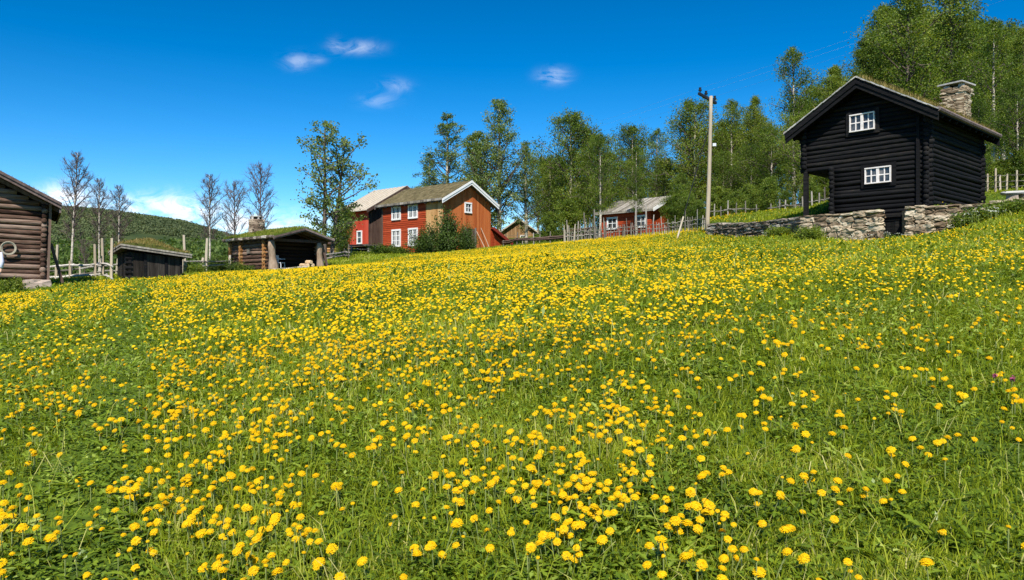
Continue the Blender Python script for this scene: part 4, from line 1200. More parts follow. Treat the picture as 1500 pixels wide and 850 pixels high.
# ================================================================== person cut by the left edge
def person():
    d = 23.5; x, y = XY(-12, d); z = zg(x, y)
    r = setup('person', (x, y), z, .4, 'person in pale lilac clothes standing by the barn, cut off by the left edge', 'person')
    def skin(name, pts, edges, radii, mat, parent):
        me = bpy.data.meshes.new(name); me.from_pydata(pts, edges, []); me.materials.append(mat)
        o = link(name, me, parent)
        m = o.modifiers.new('s', 'SKIN')
        for v, rr in zip(me.skin_vertices[0].data if me.skin_vertices else [], radii): v.radius = (rr, rr)
        o.modifiers.new('u', 'SUBSURF').levels = 1
        return o
    bm_pts = [(0,0,.92),(0,0,1.15),(0,0,1.38),(0,0,1.48),(0,-.01,1.60),(0,0,1.70),
              (-.10,0,.86),(-.11,-.02,.48),(-.11,.02,.09),(-.11,-.13,.04),(.10,0,.86),(.11,-.02,.48),(.11,.02,.09),(.11,-.13,.04),
              (-.19,0,1.38),(-.25,.02,1.10),(-.24,-.06,.86),(-.24,-.09,.76),(.19,0,1.38),(.26,.02,1.10),(.25,-.06,.86),(.25,-.09,.76)]
    ed = [(0,1),(1,2),(2,3),(3,4),(4,5),(0,6),(6,7),(7,8),(8,9),(0,10),(10,11),(11,12),(12,13),(2,14),(14,15),(15,16),(16,17),(2,18),(18,19),(19,20),(20,21)]
    rad = [.16,.145,.15,.06,.10,.075,.10,.065,.045,.04,.10,.065,.045,.04,.065,.045,.033,.03,.065,.045,.033,.03]
    me = bpy.data.meshes.new('body'); me.from_pydata(bm_pts, ed, [])
    me.materials.append(SKIN)
    o = link('body', me, r)
    m = o.modifiers.new('s', 'SKIN')
    sv = me.skin_vertices[0].data if len(me.skin_vertices) else None
    if sv:
        for v, rr in zip(sv, rad): v.radius = (rr, rr)
        sv[0].use_root = True
    u = o.modifiers.new('u', 'SUBSURF'); u.levels = 2; u.render_levels = 2
    # long loose shirt, trousers and hair as clothing shells
    g = Geo(); k = 9; n = 16; zz = np.linspace(.72, 1.46, k); rx = np.interp(zz, [.72,.95,1.15,1.36,1.46],[.24,.21,.19,.215,.09]); ry = rx*.72
    a = np.arange(n)*2*np.pi/n
    V = np.stack([rx[:,None]*np.cos(a), ry[:,None]*np.sin(a), np.repeat(zz[:,None], n, 1)], -1).reshape(-1,3)
    i = np.arange(k-1)[:,None]*n; j = np.arange(n)[None,:]
    g.add(V, np.stack([i+j, i+(j+1)%n, i+n+(j+1)%n, i+n+j], -1).reshape(-1,4))
    for sx in (-1, 1): tube(g, [(sx*.19,0,1.39),(sx*.255,.02,1.10),(sx*.25,-.06,.90)], [.085,.075,.06], 10)
    g.build('shirt', CLOTH, r, smooth=True)
    g = Geo()
    for sx in (-1, 1): tube(g, [(sx*.09,0,.95),(sx*.10,0,.80),(sx*.11,-.02,.48),(sx*.11,.02,.08)], [.14,.125,.095,.085], 12)
    g.build('trousers', CLOTH, r, smooth=True)
    g = Geo(); tube(g, [(0,.03,1.56),(0,.03,1.66),(0,.01,1.74),(0,0,1.77)], [.105,.118,.085,.02], 12); g.build('hair', HAIR, r, smooth=True)
person()
# ================================================================== trees
def rand_dirs(n):
    v = RNG.normal(size=(n, 3)); return v/np.linalg.norm(v, axis=1)[:, None]
def leaf_quads(g, P, size, var, mat=0, droop=.0, aspect=.62):
    n = len(P)
    a = rand_dirs(n); a[:, 2] -= droop; a /= np.linalg.norm(a, axis=1)[:, None]
    b = np.cross(a, rand_dirs(n)); b /= np.linalg.norm(b, axis=1)[:, None] + 1e-9
    s = (size*RNG.uniform(.6, 1.3, n))[:, None]
    V = np.stack([P - a*s*.5, P + b*s*.5*aspect, P + a*s*.5, P - b*s*.5*aspect], 1).reshape(-1, 3)
    Q = np.arange(n*4).reshape(-1, 4)
    g.add(V, Q, var, mat)

def make_tree(H, cb, spread, nb, nsub, nleaf, lsize, seed, prof='ovoid', up=(.5, .95), trunks=((0,0,0,0),), r0=.13, bare=False, clump=.28, gap=.0, twig_n=0):
    """returns (trunk mesh geo, crown mesh geo) for a tree of height H at the origin"""
    global RNG
    keep = RNG; RNG = np.random.default_rng(seed)
    random.seed(seed)
    gt, gc = Geo(), Geo()
    for (ox, oy, lx, ly) in trunks:
        k = 12; f = np.linspace(0, 1, k)
        wob = np.cumsum(RNG.normal(0, .012*H/8, (k, 2)), 0)
        h = H*(1.0 if (ox, oy) == (0, 0) else RNG.uniform(.75, .92))
        T = np.stack([ox + lx*f*h + wob[:,0], oy + ly*f*h + wob[:,1], -.3 + f*(h+.3)], -1)
        rr = r0*(h/H)*(1.0-f)**.75 + .012
        rr[0] *= 1.3
        tube(gt, T, rr, 8, 0, .6, .12)
        for q in range(nb):
            t = cb + (0.985-cb)*((q+RNG.random())/nb)
            c = np.array([np.interp(t, f, T[:, i]) for i in range(3)])
            u = (t-cb)/(1-cb)
            if prof == 'ovoid': L = spread*(np.sin(np.pi*(u*.86+.13))**.75)
            elif prof == 'cone': L = spread*(1-u)**.62*min(1, .45+u*3)
            elif prof == 'column': L = spread*(.35+.65*np.sin(np.pi*(u*.8+.15)))*(1-u**4)
            else: L = spread*(.4+.6*np.sin(np.pi*min(1, u*1.05+.02)))
            L *= RNG.uniform(.5, 1.15)
            if L < .12: L = .12
            az = q*2.399 + RNG.normal(0, .4); el = RNG.uniform(*up)*(1-.15*u)
            d = np.array([np.cos(az)*np.cos(el), np.sin(az)*np.cos(el), np.sin(el)])
            m = 5; ff = np.linspace(0, 1, m)
            bend = RNG.normal(0, .10, 3)*L
            B = c + d*L*ff[:,None] + bend*(ff**2)[:,None] + np.array([0,0,.12*L])*(ff**2)[:,None]
            br = max(.010, min(rr[0]*.28, .010+.016*L))*(1-.8*ff)+.005
            tube(gt if L > spread*.35 else gc, B, br, 5 if not bare else 4, 1, .4, 0, False)
            tips = []
            for s in range(nsub):
                w = RNG.uniform(.25, 1.0); p = np.array([np.interp(w, ff, B[:, i]) for i in range(3)])
                dd = d*.55 + RNG.normal(0, .55, 3); dd[2] += .25; dd /= np.linalg.norm(dd)
                l2 = L*RNG.uniform(.2, .5)*(1.2-.5*w) + .08
                e = p + dd*l2
                S = np.stack([p, (p+e)/2 + RNG.normal(0, .06*l2, 3), e])
                if bare or s % 3 == 0: tube(gc, S, [br[2]*.55+.002, br[2]*.4+.002, .004], 3, 1, .5, 0, False)
                tips += [S[1], e]
                for _ in range(twig_n):
                    w2 = RNG.uniform(.2, 1); p2 = p + (e-p)*w2
                    d3 = dd*.6 + RNG.normal(0, .5, 3); d3[2] += .3; d3 /= np.linalg.norm(d3)
                    tube(gc, [p2, p2 + d3*l2*RNG.uniform(.35, .8)], [.006, .0035], 3, 1, .5, 0, False)
            if not bare:
                tips.append(B[-1])
                tips = np.array(tips)
                keepn = RNG.random(len(tips)) > gap
                tips = tips[keepn] if keepn.any() else tips
                n = int(nleaf*(.5+.5*L/spread))
                idx = RNG.integers(0, len(tips), n)
                cl = clump*(.6+.5*L/spread)
                P = tips[idx] + RNG.normal(0, cl, (n, 3))*np.array([1,1,.75])
                P[:, 2] = np.maximum(P[:, 2], .15)
                cv = RNG.normal(0, .10)
                leaf_quads(gc, P, lsize, np.clip(.5 + cv + RNG.normal(0, .16, n), 0, 1), 0)
    RNG = keep
    return gt, gc

PROTO = {}
def proto(key, mats_trunk, mats_crown, **kw):
    gt, gc = make_tree(**kw)
    PROTO[key] = (gt.mesh('trunk', [mats_trunk, TWIG], True), gc.mesh('crown', mats_crown), kw['H'])
CR = [LEAF, TWIG]; CP = [LEAFPALE, TWIG]
proto('aspen', BIRCHBARK, CP, H=10, cb=.12, spread=2.3, nb=54, nsub=6, nleaf=230, lsize=.11, seed=11, prof='cone', up=(.55,1.1), r0=.13, clump=.15, gap=.2)
proto('aspen_wide', BIRCHBARK, CP, H=10, cb=.10, spread=3.0, nb=60, nsub=6, nleaf=260, lsize=.115, seed=12, prof='cone', up=(.6,1.15), r0=.14, clump=.18, gap=.18, trunks=((0,0,0,0),(.5,.2,.10,.03)))
proto('birch', BIRCHBARK, CR, H=10, cb=.16, spread=2.5, nb=56, nsub=6, nleaf=330, lsize=.125, seed=13, prof='ovoid', up=(.35,1.0), r0=.14, clump=.24, gap=.08)
proto('birch_full', BIRCHBARK, CR, H=10, cb=.12, spread=2.9, nb=64, nsub=7, nleaf=380, lsize=.13, seed=14, prof='ovoid', up=(.3,.95), r0=.16, clump=.27, gap=.08)
proto('birch_tall', DARKBARK, CR, H=14, cb=.16, spread=3.0, nb=76, nsub=7, nleaf=430, lsize=.135, seed=15, prof='column', up=(.3,1.0), r0=.2, clump=.30, gap=.10)
proto('birch_airy', BIRCHBARK, CR, H=12, cb=.25, spread=2.2, nb=46, nsub=6, nleaf=290, lsize=.125, seed=16, prof='ovoid', up=(.4,1.1), r0=.15, clump=.24, gap=.15)
proto('open_tree', DARKBARK, CP, H=8, cb=.12, spread=2.1, nb=34, nsub=7, nleaf=120, lsize=.145, seed=18, prof='ovoid', up=(.25,.9), r0=.13, clump=.16, gap=.30, trunks=((0,0,0,0),(-.35,.1,-.16,.02)))
proto('sapling', TWIG, CR, H=5, cb=.04, spread=1.6, nb=40, nsub=6, nleaf=170, lsize=.15, seed=19, prof='ovoid', up=(.4,1.1), r0=.06, clump=.22, gap=.02, trunks=((0,0,0,0),(.4,.2,.08,0),(-.4,0,-.08,.04)))
proto('bare', BIRCHBARK, [TWIG, TWIG], H=9, cb=.30, spread=1.75, nb=46, nsub=8, nleaf=0, lsize=.1, seed=21, prof='ovoid', up=(.7,1.15), r0=.085, bare=True, twig_n=6)
proto('bare_wide', TWIG, [TWIG, TWIG], H=6, cb=.25, spread=1.7, nb=34, nsub=8, nleaf=0, lsize=.1, seed=22, prof='ovoid', up=(.5,1.1), r0=.06, bare=True, twig_n=6)
SHRUB = {}
def shrub_proto(key, mat, H, spread, n, nleaf, lsize, seed, clump=.2):
    global RNG
    keep = RNG; RNG = np.random.default_rng(seed)
    gs, gf = Geo(), Geo()
    for q in range(n):
        az = q*2.399; el = RNG.uniform(.5, 1.5); L = H*RNG.uniform(.55, 1.05)
        d = np.array([np.cos(az)*np.cos(el)*spread/H, np.sin(az)*np.cos(el)*spread/H, np.sin(el)])
        ff = np.linspace(0, 1, 5)
        B = np.array([np.cos(az)*.1*spread, np.sin(az)*.1*spread, -.1]) + d*L*ff[:,None] + RNG.normal(0, .05, 3)*L*(ff**2)[:,None]
        tube(gs, B, .025*(1-.7*ff), 5, 0, .5, 0, False)
        w = RNG.uniform(.15, 1.05, nleaf)
        P = np.stack([np.interp(w, ff, B[:, i]) for i in range(3)], -1) + RNG.normal(0, clump, (nleaf, 3))
        P[:, 2] = np.abs(P[:, 2])
        leaf_quads(gf, P, lsize, np.clip(.5+RNG.normal(0, .1)+RNG.normal(0, .15, nleaf), 0, 1))
    RNG = keep
    SHRUB[key] = (gs.mesh('stem', TWIG, True), gf.mesh('foliage', mat), H)
shrub_proto('dark', LEAFDARK, 2.0, 1.5, 46, 210, .11, 31, .17)
shrub_proto('green', LEAF, 1.0, .9, 30, 150, .10, 32, .13)

def place(kind, px, d, top, width, label, cat='tree', group=None, name='birch_tree', zbase=None, sx=None):
    """top: photo row of the crown top; width: half-width factor of the crown"""
    x, y = XY(px, d); z = zg(x, y) if zbase is None else zbase
    mt, mc, H = PROTO[kind]
    h = max(1.0, ZP(top, d) - z)
    r = empty(name, (x, y, z), random.random()*6.28)
    s = h/H
    r.scale = (s*width, s*width, s)
    link('trunk', mt, r); link('crown', mc, r)
    tag(r, label, cat, group)
    return r
def place_shrub(kind, px, d, h, w, label, name='shrub', cat='shrub', group=None, x=None):
    x, y = XY(px, d); z = zg(x, y)
    ms, mf, H = SHRUB[kind]
    r = empty(name, (x, y, z), random.random()*6.28); r.scale = (w, w, h/H)
    link('stem', ms, r); link('foliage', mf, r); tag(r, label, cat, group)
    return r
random.seed(99)
# bare trees
BG = 'bare birches by the left fence'
place('bare', 104, 37, 222, .95, 'tallest bare white birch of the left three, beside the brown barn', group=BG).rotation_euler = (0, .055, 1)
place('bare', 146, 41, 262, .95, 'middle bare birch behind the fence posts left of the black shed', group=BG)
place('bare', 175, 36, 272, 1.0, 'bare pale trunked birch rising straight behind the black shed', group=BG)
place('bare', 308, 43, 256, 1.1, 'tall bare birch beside the fence left of the open cabin', group=BG)
place('bare_wide', 344, 52, 268, .85, 'shorter bare tree behind the open cabin, left of its chimney', group=BG, name='bare_tree')
place('bare_wide', 381, 55, 243, .8, 'bare spreading tree right behind the round stone chimney', group=BG, name='bare_tree')
place('bare_wide', 124, 39, 352, .9, 'small forked bare sapling low between the left bare birches', group=BG, name='bare_tree')
# leafy ones, left to right
place('open_tree', 476, 52, 180, 1.08, 'open crowned pale green tree standing alone left of the red farmhouse', name='leafy_tree')
place('sapling', 501, 60.5, 300, .62, 'leafy small tree in front of the bright red storehouse wall', name='leafy_tree')
place('aspen', 654, 72, 170, 1.45, 'narrow airy birch rising behind the farmhouse roof ridge')
place('aspen', 630, 74, 226, 1.3, 'short slender birch behind the left end of the farmhouse turf roof')
place('aspen_wide', 732, 68, 148, 1.12, 'tallest pointed birch just right of the farmhouse gable')
place('aspen', 771, 70, 210, 1.35, 'slimmer birch leaning in right of the tallest pointed one')
place('aspen', 696, 74, 212, 1.3, 'slim birch directly above the white bargeboard peak')
place('birch_full', 836, 68, 170, .98, 'broad round topped birch between the tall pointed birch and the pole fence')
place('birch', 806, 74, 232, .9, 'lower birch filling the left flank of the broad round birch')
place('birch_full', 878, 64, 203, .92, 'dense dark green birch beside the tall bare fence pole')
place('birch', 862, 72, 190, .9, 'birch behind and between the two broad round crowns left of the red cabin')
place('birch_full', 926, 68, 188, .95, 'full birch rising behind the red cabin roof')
place('birch_airy', 962, 76, 190, 1.0, 'thin topped birch behind the right gable of the red cabin')
place('birch_full', 974, 70, 235, .95, 'rounded lower birch against the right gable of the red cabin')
place('birch_full', 1018, 66, 152, 1.0, 'big birch directly left of the utility pole')
place('birch_airy', 879, 57, 196, .95, 'birch whose bare trunk stands before the left end of the red cabin')
place('birch_airy', 932, 57.5, 215, .9, 'birch whose slim trunk crosses the red cabin front beside its right window')
place('sapling', 997, 57, 272, .8, 'leafy sapling hiding the right gable of the red cabin', name='sapling', cat='sapling')
place('birch', 1000, 60, 255, 1.1, 'low bright birch at the foot of the stay wire')
place('birch_airy', 1072, 64, 148, 1.1, 'slender birch showing just right of the utility pole top')
place('birch_tall', 1106, 66, 140, .80, 'birch with narrow crown between the pole and the round topped tall tree')
place('birch_airy', 1162, 58, 70, .88, 'tall round headed tree rising left of the black house roof', name='leafy_tree')
place('birch_full', 1130, 56, 190, 1.0, 'bright leafy birch above the dark slab wall')
place('birch_full', 1172, 53, 170, .95, 'bright birch right beside the left eave of the black house')
place('birch_tall', 1222, 58, 95, .85, 'birch peeking over the left slope of the black house roof')
place('birch_tall', 1268, 58, 52, .85, 'dark birch above the ridge of the black house')
place('birch_tall', 1330, 56, -35, 1.0, 'huge birch towering behind the black house, cut by the top edge', name='birch_tree')
place('birch_tall', 1392, 58, -50, .95, 'tall birch straight behind the slab chimney, reaching the top edge')
place('birch_tall', 1296, 64, 5, .9, 'tall birch between the roof peak and the huge cut off birch')
place('birch_airy', 1456, 50, 30, .95, 'birch with bare white trunk right of the black house')
place('birch_tall', 1500, 56, 40, .85, 'birch at the right edge with its crown cut by the frame')
place('birch', 1432, 46, 150, .85, 'lower birch hugging the right wall of the black house')
place('birch_full', 1490, 47, 120, .85, 'dense lower birch behind the stone bench')
place('birch_full', 1100, 60, 215, 1.1, 'dense birch behind the dark slabs, second right of the pole')
place('birch_full', 1060, 62, 225, 1.0, 'dense birch over the small dark red shed')
place('birch_full', 1215, 52, 205, .9, 'birch seen through the porch of the black house')
# the wood behind: many alike
WG = 'birches deep in the wood'; k = 0
for row, (d0, n, t0) in enumerate(((70, 15, 0), (79, 14, 0), (90, 12, 0))):
    for i in range(n):
        px = 985 + (1560-985)*(i+.5)/n + random.uniform(-14, 14)
        d = d0 + random.uniform(-3, 3)
        top = np.interp(px, [985, 1060, 1120, 1180, 1260, 1320, 1560], [225, 190, 178, 160, 105, 35, 45]) + random.uniform(-20, 30)
        place(('birch_full', 'birch_tall', 'birch')[(i+row) % 3], px, d, top, random.uniform(.95, 1.25), 'leafy birch deep in the dense wood behind the pole and the black house', group=WG)
for i in range(15):
    px = 785 + 14*i + random.uniform(-7, 7)
    place(('birch_full', 'birch')[i % 2], px, 84+random.uniform(-4, 4), 246+random.uniform(-20, 25), 1.15, 'birch in the rear row behind the red cabin and its stake fence', group='rear row birches')
UG = 'undergrowth saplings along the wood edge'
for i, px in enumerate((806, 838, 990, 1024, 1052, 1080, 1116, 1150, 1186, 1212, 1440, 1468, 1496, 1010, 1096, 1130)):
    place('sapling', px, (60 if px < 900 else 52) + random.uniform(-2, 4)*(1 if px < 1400 else .6) - (6 if px > 1400 else 0), np.interp(px, [800, 1000, 1200, 1500], [300, 285, 262, 225]) + random.uniform(-10, 15), random.uniform(.9, 1.2),
          'leafy sapling in the undergrowth along the edge of the wood', group=UG, name='sapling', cat='sapling')
# bushes
place_shrub('dark', 655, 54.0, 2.9, 1.05, 'biggest dark bush, tallest before the bare tan boards of the farmhouse')
place_shrub('dark', 624, 53.5, 1.75, 1.05, 'dark bush spreading left under the farmhouse lower windows')
place_shrub('dark', 682, 54.2, 1.8, .72, 'dark bush at the foot of the rust brown gable door')
place_shrub('green', 562, 55.5, .85, 1.3, 'low green bush at the left foot of the farmhouse')
place_shrub('green', 585, 55.0, .6, 1.1, 'lowest leafy green clump under the lower left farmhouse window')
place_shrub('dark', 318, 40.5, .8, .8, 'low brown green shrub by the fence left of the open cabin')
place_shrub('green', 350, 41.5, .5, .9, 'grassy green clump before the log wall of the open cabin')
place_shrub('green', 20, 25.6, .55, .55, 'leafy green plant in the shade under the brown barn floor', 'plant', 'plant')
place_shrub('green', 284, 37.8, .6, .8, 'weedy clump by the tall pale fence post right of the black shed')
for px, d, h, w, lab in ((1418, 27.2, .5, .8, 'tall green weeds burying the right end of the pale stone wall'), (1432, 27.0, .65, .9, 'weed clump on the bank below the slab ends of the wall'),
                    (1468, 26.5, .6, .9, 'weed clump on the bank below the stone bench'), (1495, 26.0, .6, .8, 'weed clump on the bank at the right edge'), (1308, 29.3, .55, .45, 'weeds growing in front of the black basement door'),
                    (1185, 32.4, .6, .8, 'dark green weeds at the foot of the wall below the porch'), (1140, 34.5, .5, .8, 'low weeds under the dark slab wall')):
    place_shrub('green', px, d, h, w, lab, 'weed_clump', 'weeds', 'weed clumps along the walls')

# ------------------------------------------------------------------ far woodland and hill
def hill():
    pr = np.array([(-900,330),(-400,304),(-100,302),(0,305),(90,311),(140,314),(200,321),(270,331),(340,350),(420,364),(480,372),(560,384),(700,398),(1000,415)])
    u = np.linspace(-900, 900, 150); rr = np.linspace(230, 1500, 70)
    U, R = np.meshgrid(u, rr, indexing='ij')
    X = (U-750)/F*R; Y = R
    D = 850.0
    peak = ZP(np.interp(U, pr[:,0], pr[:,1]), D)
    t = smooth01(R, 230, D)**.85
    back = 1 - .5*smooth01(R, D, 1500)
    Z = -7 + (peak+7)*t*back + 5*(fnoise(X, Y, 120, 8)-.5)*smooth01(R, 260, 500)*(R < D-120) - 3
    na, nr = len(u), len(rr)
    i = np.arange(na-1)[:,None]*nr; j = np.arange(nr-1)[None,:]
    Q = np.stack([i+j, i+nr+j, i+nr+j+1, i+j+1], -1).reshape(-1, 4)
    g = Geo(); g.add(np.stack([X,Y,Z],-1).reshape(-1,3), Q, .5); tag(g.build('hill', HILLMAT, smooth=True), kind='structure')
    # forest on it: crowns as clouds of big leaf facets
    n = 15000
    uu = RNG.uniform(-120, 620, n); R2 = 260 + (860-260)*RNG.random(n)**.8
    x = (uu-750)/F*R2; y = R2
    zz = -7 + (ZP(np.interp(uu, pr[:,0], pr[:,1]), D)+7)*smooth01(R2, 230, D)**.85 - 3
    dens = fnoise(x, y, 70, 12)
    keep = dens > .36
    x, y, zz, R2, dens = x[keep], y[keep], zz[keep], R2[keep], dens[keep]
    m = 30; hh = RNG.uniform(3.5, 6.5, len(x))
    P = np.stack([x, y, zz], -1)[:,None,:] + np.clip(RNG.normal(0, 1, (len(x), m, 3)), -1.5, 1.5)*np.array([1.5,1.5,1])*np.stack([hh*.17,hh*.17,hh*.22], -1)[:,None,:] + np.stack([0*hh, 0*hh, hh*.5], -1)[:,None,:]
    var = np.clip(.35 + .6*(fnoise(x, y, 150, 15)-.5)[:,None] + RNG.normal(0, .12, (len(x),1)) + RNG.normal(0, .06, (len(x), m)), 0, 1)
    g = Geo(); leaf_quads(g, P.reshape(-1,3), 1.25, var.ravel(), aspect=.8)
    tag(g.build('hill_forest', LEAFHILL), kind='stuff')
hill()
def woodland():
    g = Geo(); gs = Geo()
    n = 700
    for i in range(n):
        px = RNG.uniform(-60, 420) if i % 6 else RNG.uniform(420, 520); d = RNG.uniform(72, 190)
        x, y = XY(px, d); z = zg(x, y)
        top = np.interp(px, [-60, 80, 130, 200, 300, 345, 420, 520], [352, 350, 346, 352, 348, 346, 366, 376]) + RNG.uniform(-8, 22)
        h = ZP(top, d) - z
        if h < 1.5: h = 2.0
        h = min(h, 13)
        m = int(300 - d*.7)
        w = h*RNG.uniform(.16, .24)
        c = np.clip(RNG.normal(0, 1, (m, 3)), -1.7, 1.7)
        P = np.array([x, y, z]) + c*np.array([w*.62, w*.62, h*.24]) + np.array([0, 0, h*.52])
        P[:,2] = np.maximum(P[:,2], z+.2)
        leaf_quads(g, P, .26 + d*.0018, np.clip(.55 + RNG.normal(0, .14) + RNG.normal(0, .12, m), 0, 1), 0)
        if i % 2 == 0: tube(g, [(x, y, z-.3), (x+RNG.normal(0,.2), y, z+h*.6)], [.09,.04], 5, 1, .6, 0, False)
    tag(g.build('woodland', [LEAFFAR, BIRCHBARK]), kind='stuff')
woodland()

# ================================================================== meadow
def wedge(n, d0, d1, mx=2.0, u0=-.82, u1=.82):
    """random points in the view wedge, uniform per square metre"""
    y = np.sqrt(d0*d0 + (d1*d1-d0*d0)*RNG.random(n))
    x = y*RNG.uniform(u0, u1, n) + RNG.uniform(-1, 1, n)*mx*np.exp(-y/14)
    return x, y
def track_mask(x, y):
    t1 = np.abs(x + .48*y + .35); t2 = np.abs(x + .50*y + 1.75)
    w = .26 + .25*(fnoise(x, y, 1.5, 40)-.5) + .006*y
    k = np.minimum(smooth01(t1, w*.5, w*1.5), smooth01(t2, w*.5, w*1.5))
    return np.where(y > 26, 1.0, k)
_pxs = np.array([0, 200, 400, 600, 800, 1000, 1100, 1250, 1500])
_ds = np.array([2.0, 4.0, 6.0, 8.0, 12.0, 18.0, 26.0, 34.0, 46.0])
_DT = np.array([
    [38, 44, 34, 20, 20, 20, 13, 10, 7],
    [44, 48, 40, 25, 24, 21, 14, 10, 7],
    [46, 52, 50, 44, 38, 28, 19, 14, 9],
    [40, 50, 58, 56, 48, 36, 26, 18, 11],
    [44, 56, 72, 80, 76, 50, 36, 26, 16],
    [60, 72, 80, 86, 74, 40, 20, 18, 17],
    [60, 84, 92, 90, 70, 24, 9, 10, 16],
    [30, 60, 96, 96, 80, 46, 7, 3, 5],
    [0, 20, 80, 96, 96, 90, 8, 2, 2]], float)
def density(x, y):
    px = 750 + F*x/np.maximum(y, .5)
    i = np.clip(np.searchsorted(_ds, y) - 1, 0, len(_ds)-2)
    f = np.clip((y-_ds[i])/(_ds[i+1]-_ds[i]), 0, 1)
    out = np.empty(len(x))
    rows = np.stack([np.interp(px, _pxs, r) for r in _DT])
    ar = np.arange(len(x))
    return rows[i, ar]*(1-f) + rows[i+1, ar]*f
def meadow_ok(x, y):
    ok = growable(x, y)
    px = 750 + F*x/np.maximum(y, .5)
    dw = np.interp(px, WALL[:,0], WALL[:,1])
    return ok & ~((px > 1036) & (px < 1600) & (y > dw-.15) & (y < dw+.6))

def grass():
    g = Geo()
    # near: fine blades, farther: broader ones
    spec = [(1.2, 3.4, 5200, (.04,.115), .0055, 2.0), (3.4, 5.5, 3600, (.04,.12), .0065, 2.0), (5.5, 8.5, 2100, (.045,.13), .009, 2.0), (8.5, 14, 1000, (.05,.14), .014, 1.5),
            (14, 24, 460, (.05,.13), .024, 1.0), (24, 38, 230, (.04,.11), .040, .5), (38, 62, 110, (.04,.12), .065, 0)]
    for d0, d1, dens, (h0, h1), w, mx in spec:
        area = .82*(d1*d1-d0*d0)
        n = int(area*dens)
        x, y = wedge(n, d0, d1, mx)
        p = fnoise(x, y, .55, 21); p2 = fnoise(x, y, 2.6, 25)
        tm = track_mask(x, y)
        keep = meadow_ok(x, y) & (RNG.random(n) < np.clip(.35 + 1.3*(p-.25), .25, 1)*(.55+.45*tm))
        x, y, p, p2, tm = x[keep], y[keep], p[keep], p2[keep], tm[keep]
        z = Zg(x, y) - .01
        n = len(x)
        h = RNG.uniform(h0, h1, n)*(.55 + .9*p2)*(.45+.55*tm)
        long = RNG.random(n) < .05*np.clip((p2-.4)*6, 0, 2.5); h[long] *= 1.8
        var = np.clip(.45 + .5*(p2-.5) + .5*(p-.5) + RNG.normal(0, .17, n) - .05*(tm < .5), 0, 1)
        dry = RNG.random(n) < .03; var[dry] = RNG.uniform(.85, 1, dry.sum())
        blades(g, x, y, z, h, w*RNG.uniform(.6, 1.4, n), RNG.uniform(.1, .95, n), 0, var)
    for d0, d1, dens in ((1.4, 4, 55), (4, 9, 26), (9, 20, 9)):       # bent dry stalks
        n = int(.82*(d1*d1-d0*d0)*dens); x, y = wedge(n, d0, d1, 1.5); ok = meadow_ok(x, y); x, y = x[ok], y[ok]; n = len(x)
        blades(g, x, y, Zg(x, y), RNG.uniform(.12, .26, n), np.full(n, .0035)*(1+y/8), RNG.uniform(.5, 1.3, n), 0, RNG.uniform(.72, 1.0, n))
    # grass on the ground among the buildings and bank
    n = 60000; px = RNG.uniform(-20, 1520, n); d = RNG.uniform(30, 75, n)
    x, y = (px-750)/F*d, d
    keep = meadow_ok(x, y); x, y = x[keep], y[keep]; n = len(x)
    blades(g, x, y, Zg(x, y)-.01, RNG.uniform(.05, .22, n), RNG.uniform(.03, .07, n), RNG.uniform(.1, .8, n), 0, np.clip(.5+.7*(fnoise(x, y, 3, 28)-.5)+RNG.normal(0, .15, n), 0, 1))
    n = 9000; px = RNG.uniform(1130, 1520, n); d = RNG.uniform(23, 33, n)       # taller bank weeds under the pale wall
    x, y = (px-750)/F*d, d
    keep = meadow_ok(x, y); x, y = x[keep], y[keep]; n = len(x)
    blades(g, x, y, Zg(x, y)-.01, RNG.uniform(.08, .32, n)*smooth01((750+F*x/y), 1370, 1450).clip(.35, 1), RNG.uniform(.02, .045, n), RNG.uniform(.1, .9, n), 0, np.clip(.5+.7*(fnoise(x, y, 2, 29)-.5)+RNG.normal(0, .15, n), 0, 1))
    tag(g.build('grass', GRASS), kind='stuff')
grass()
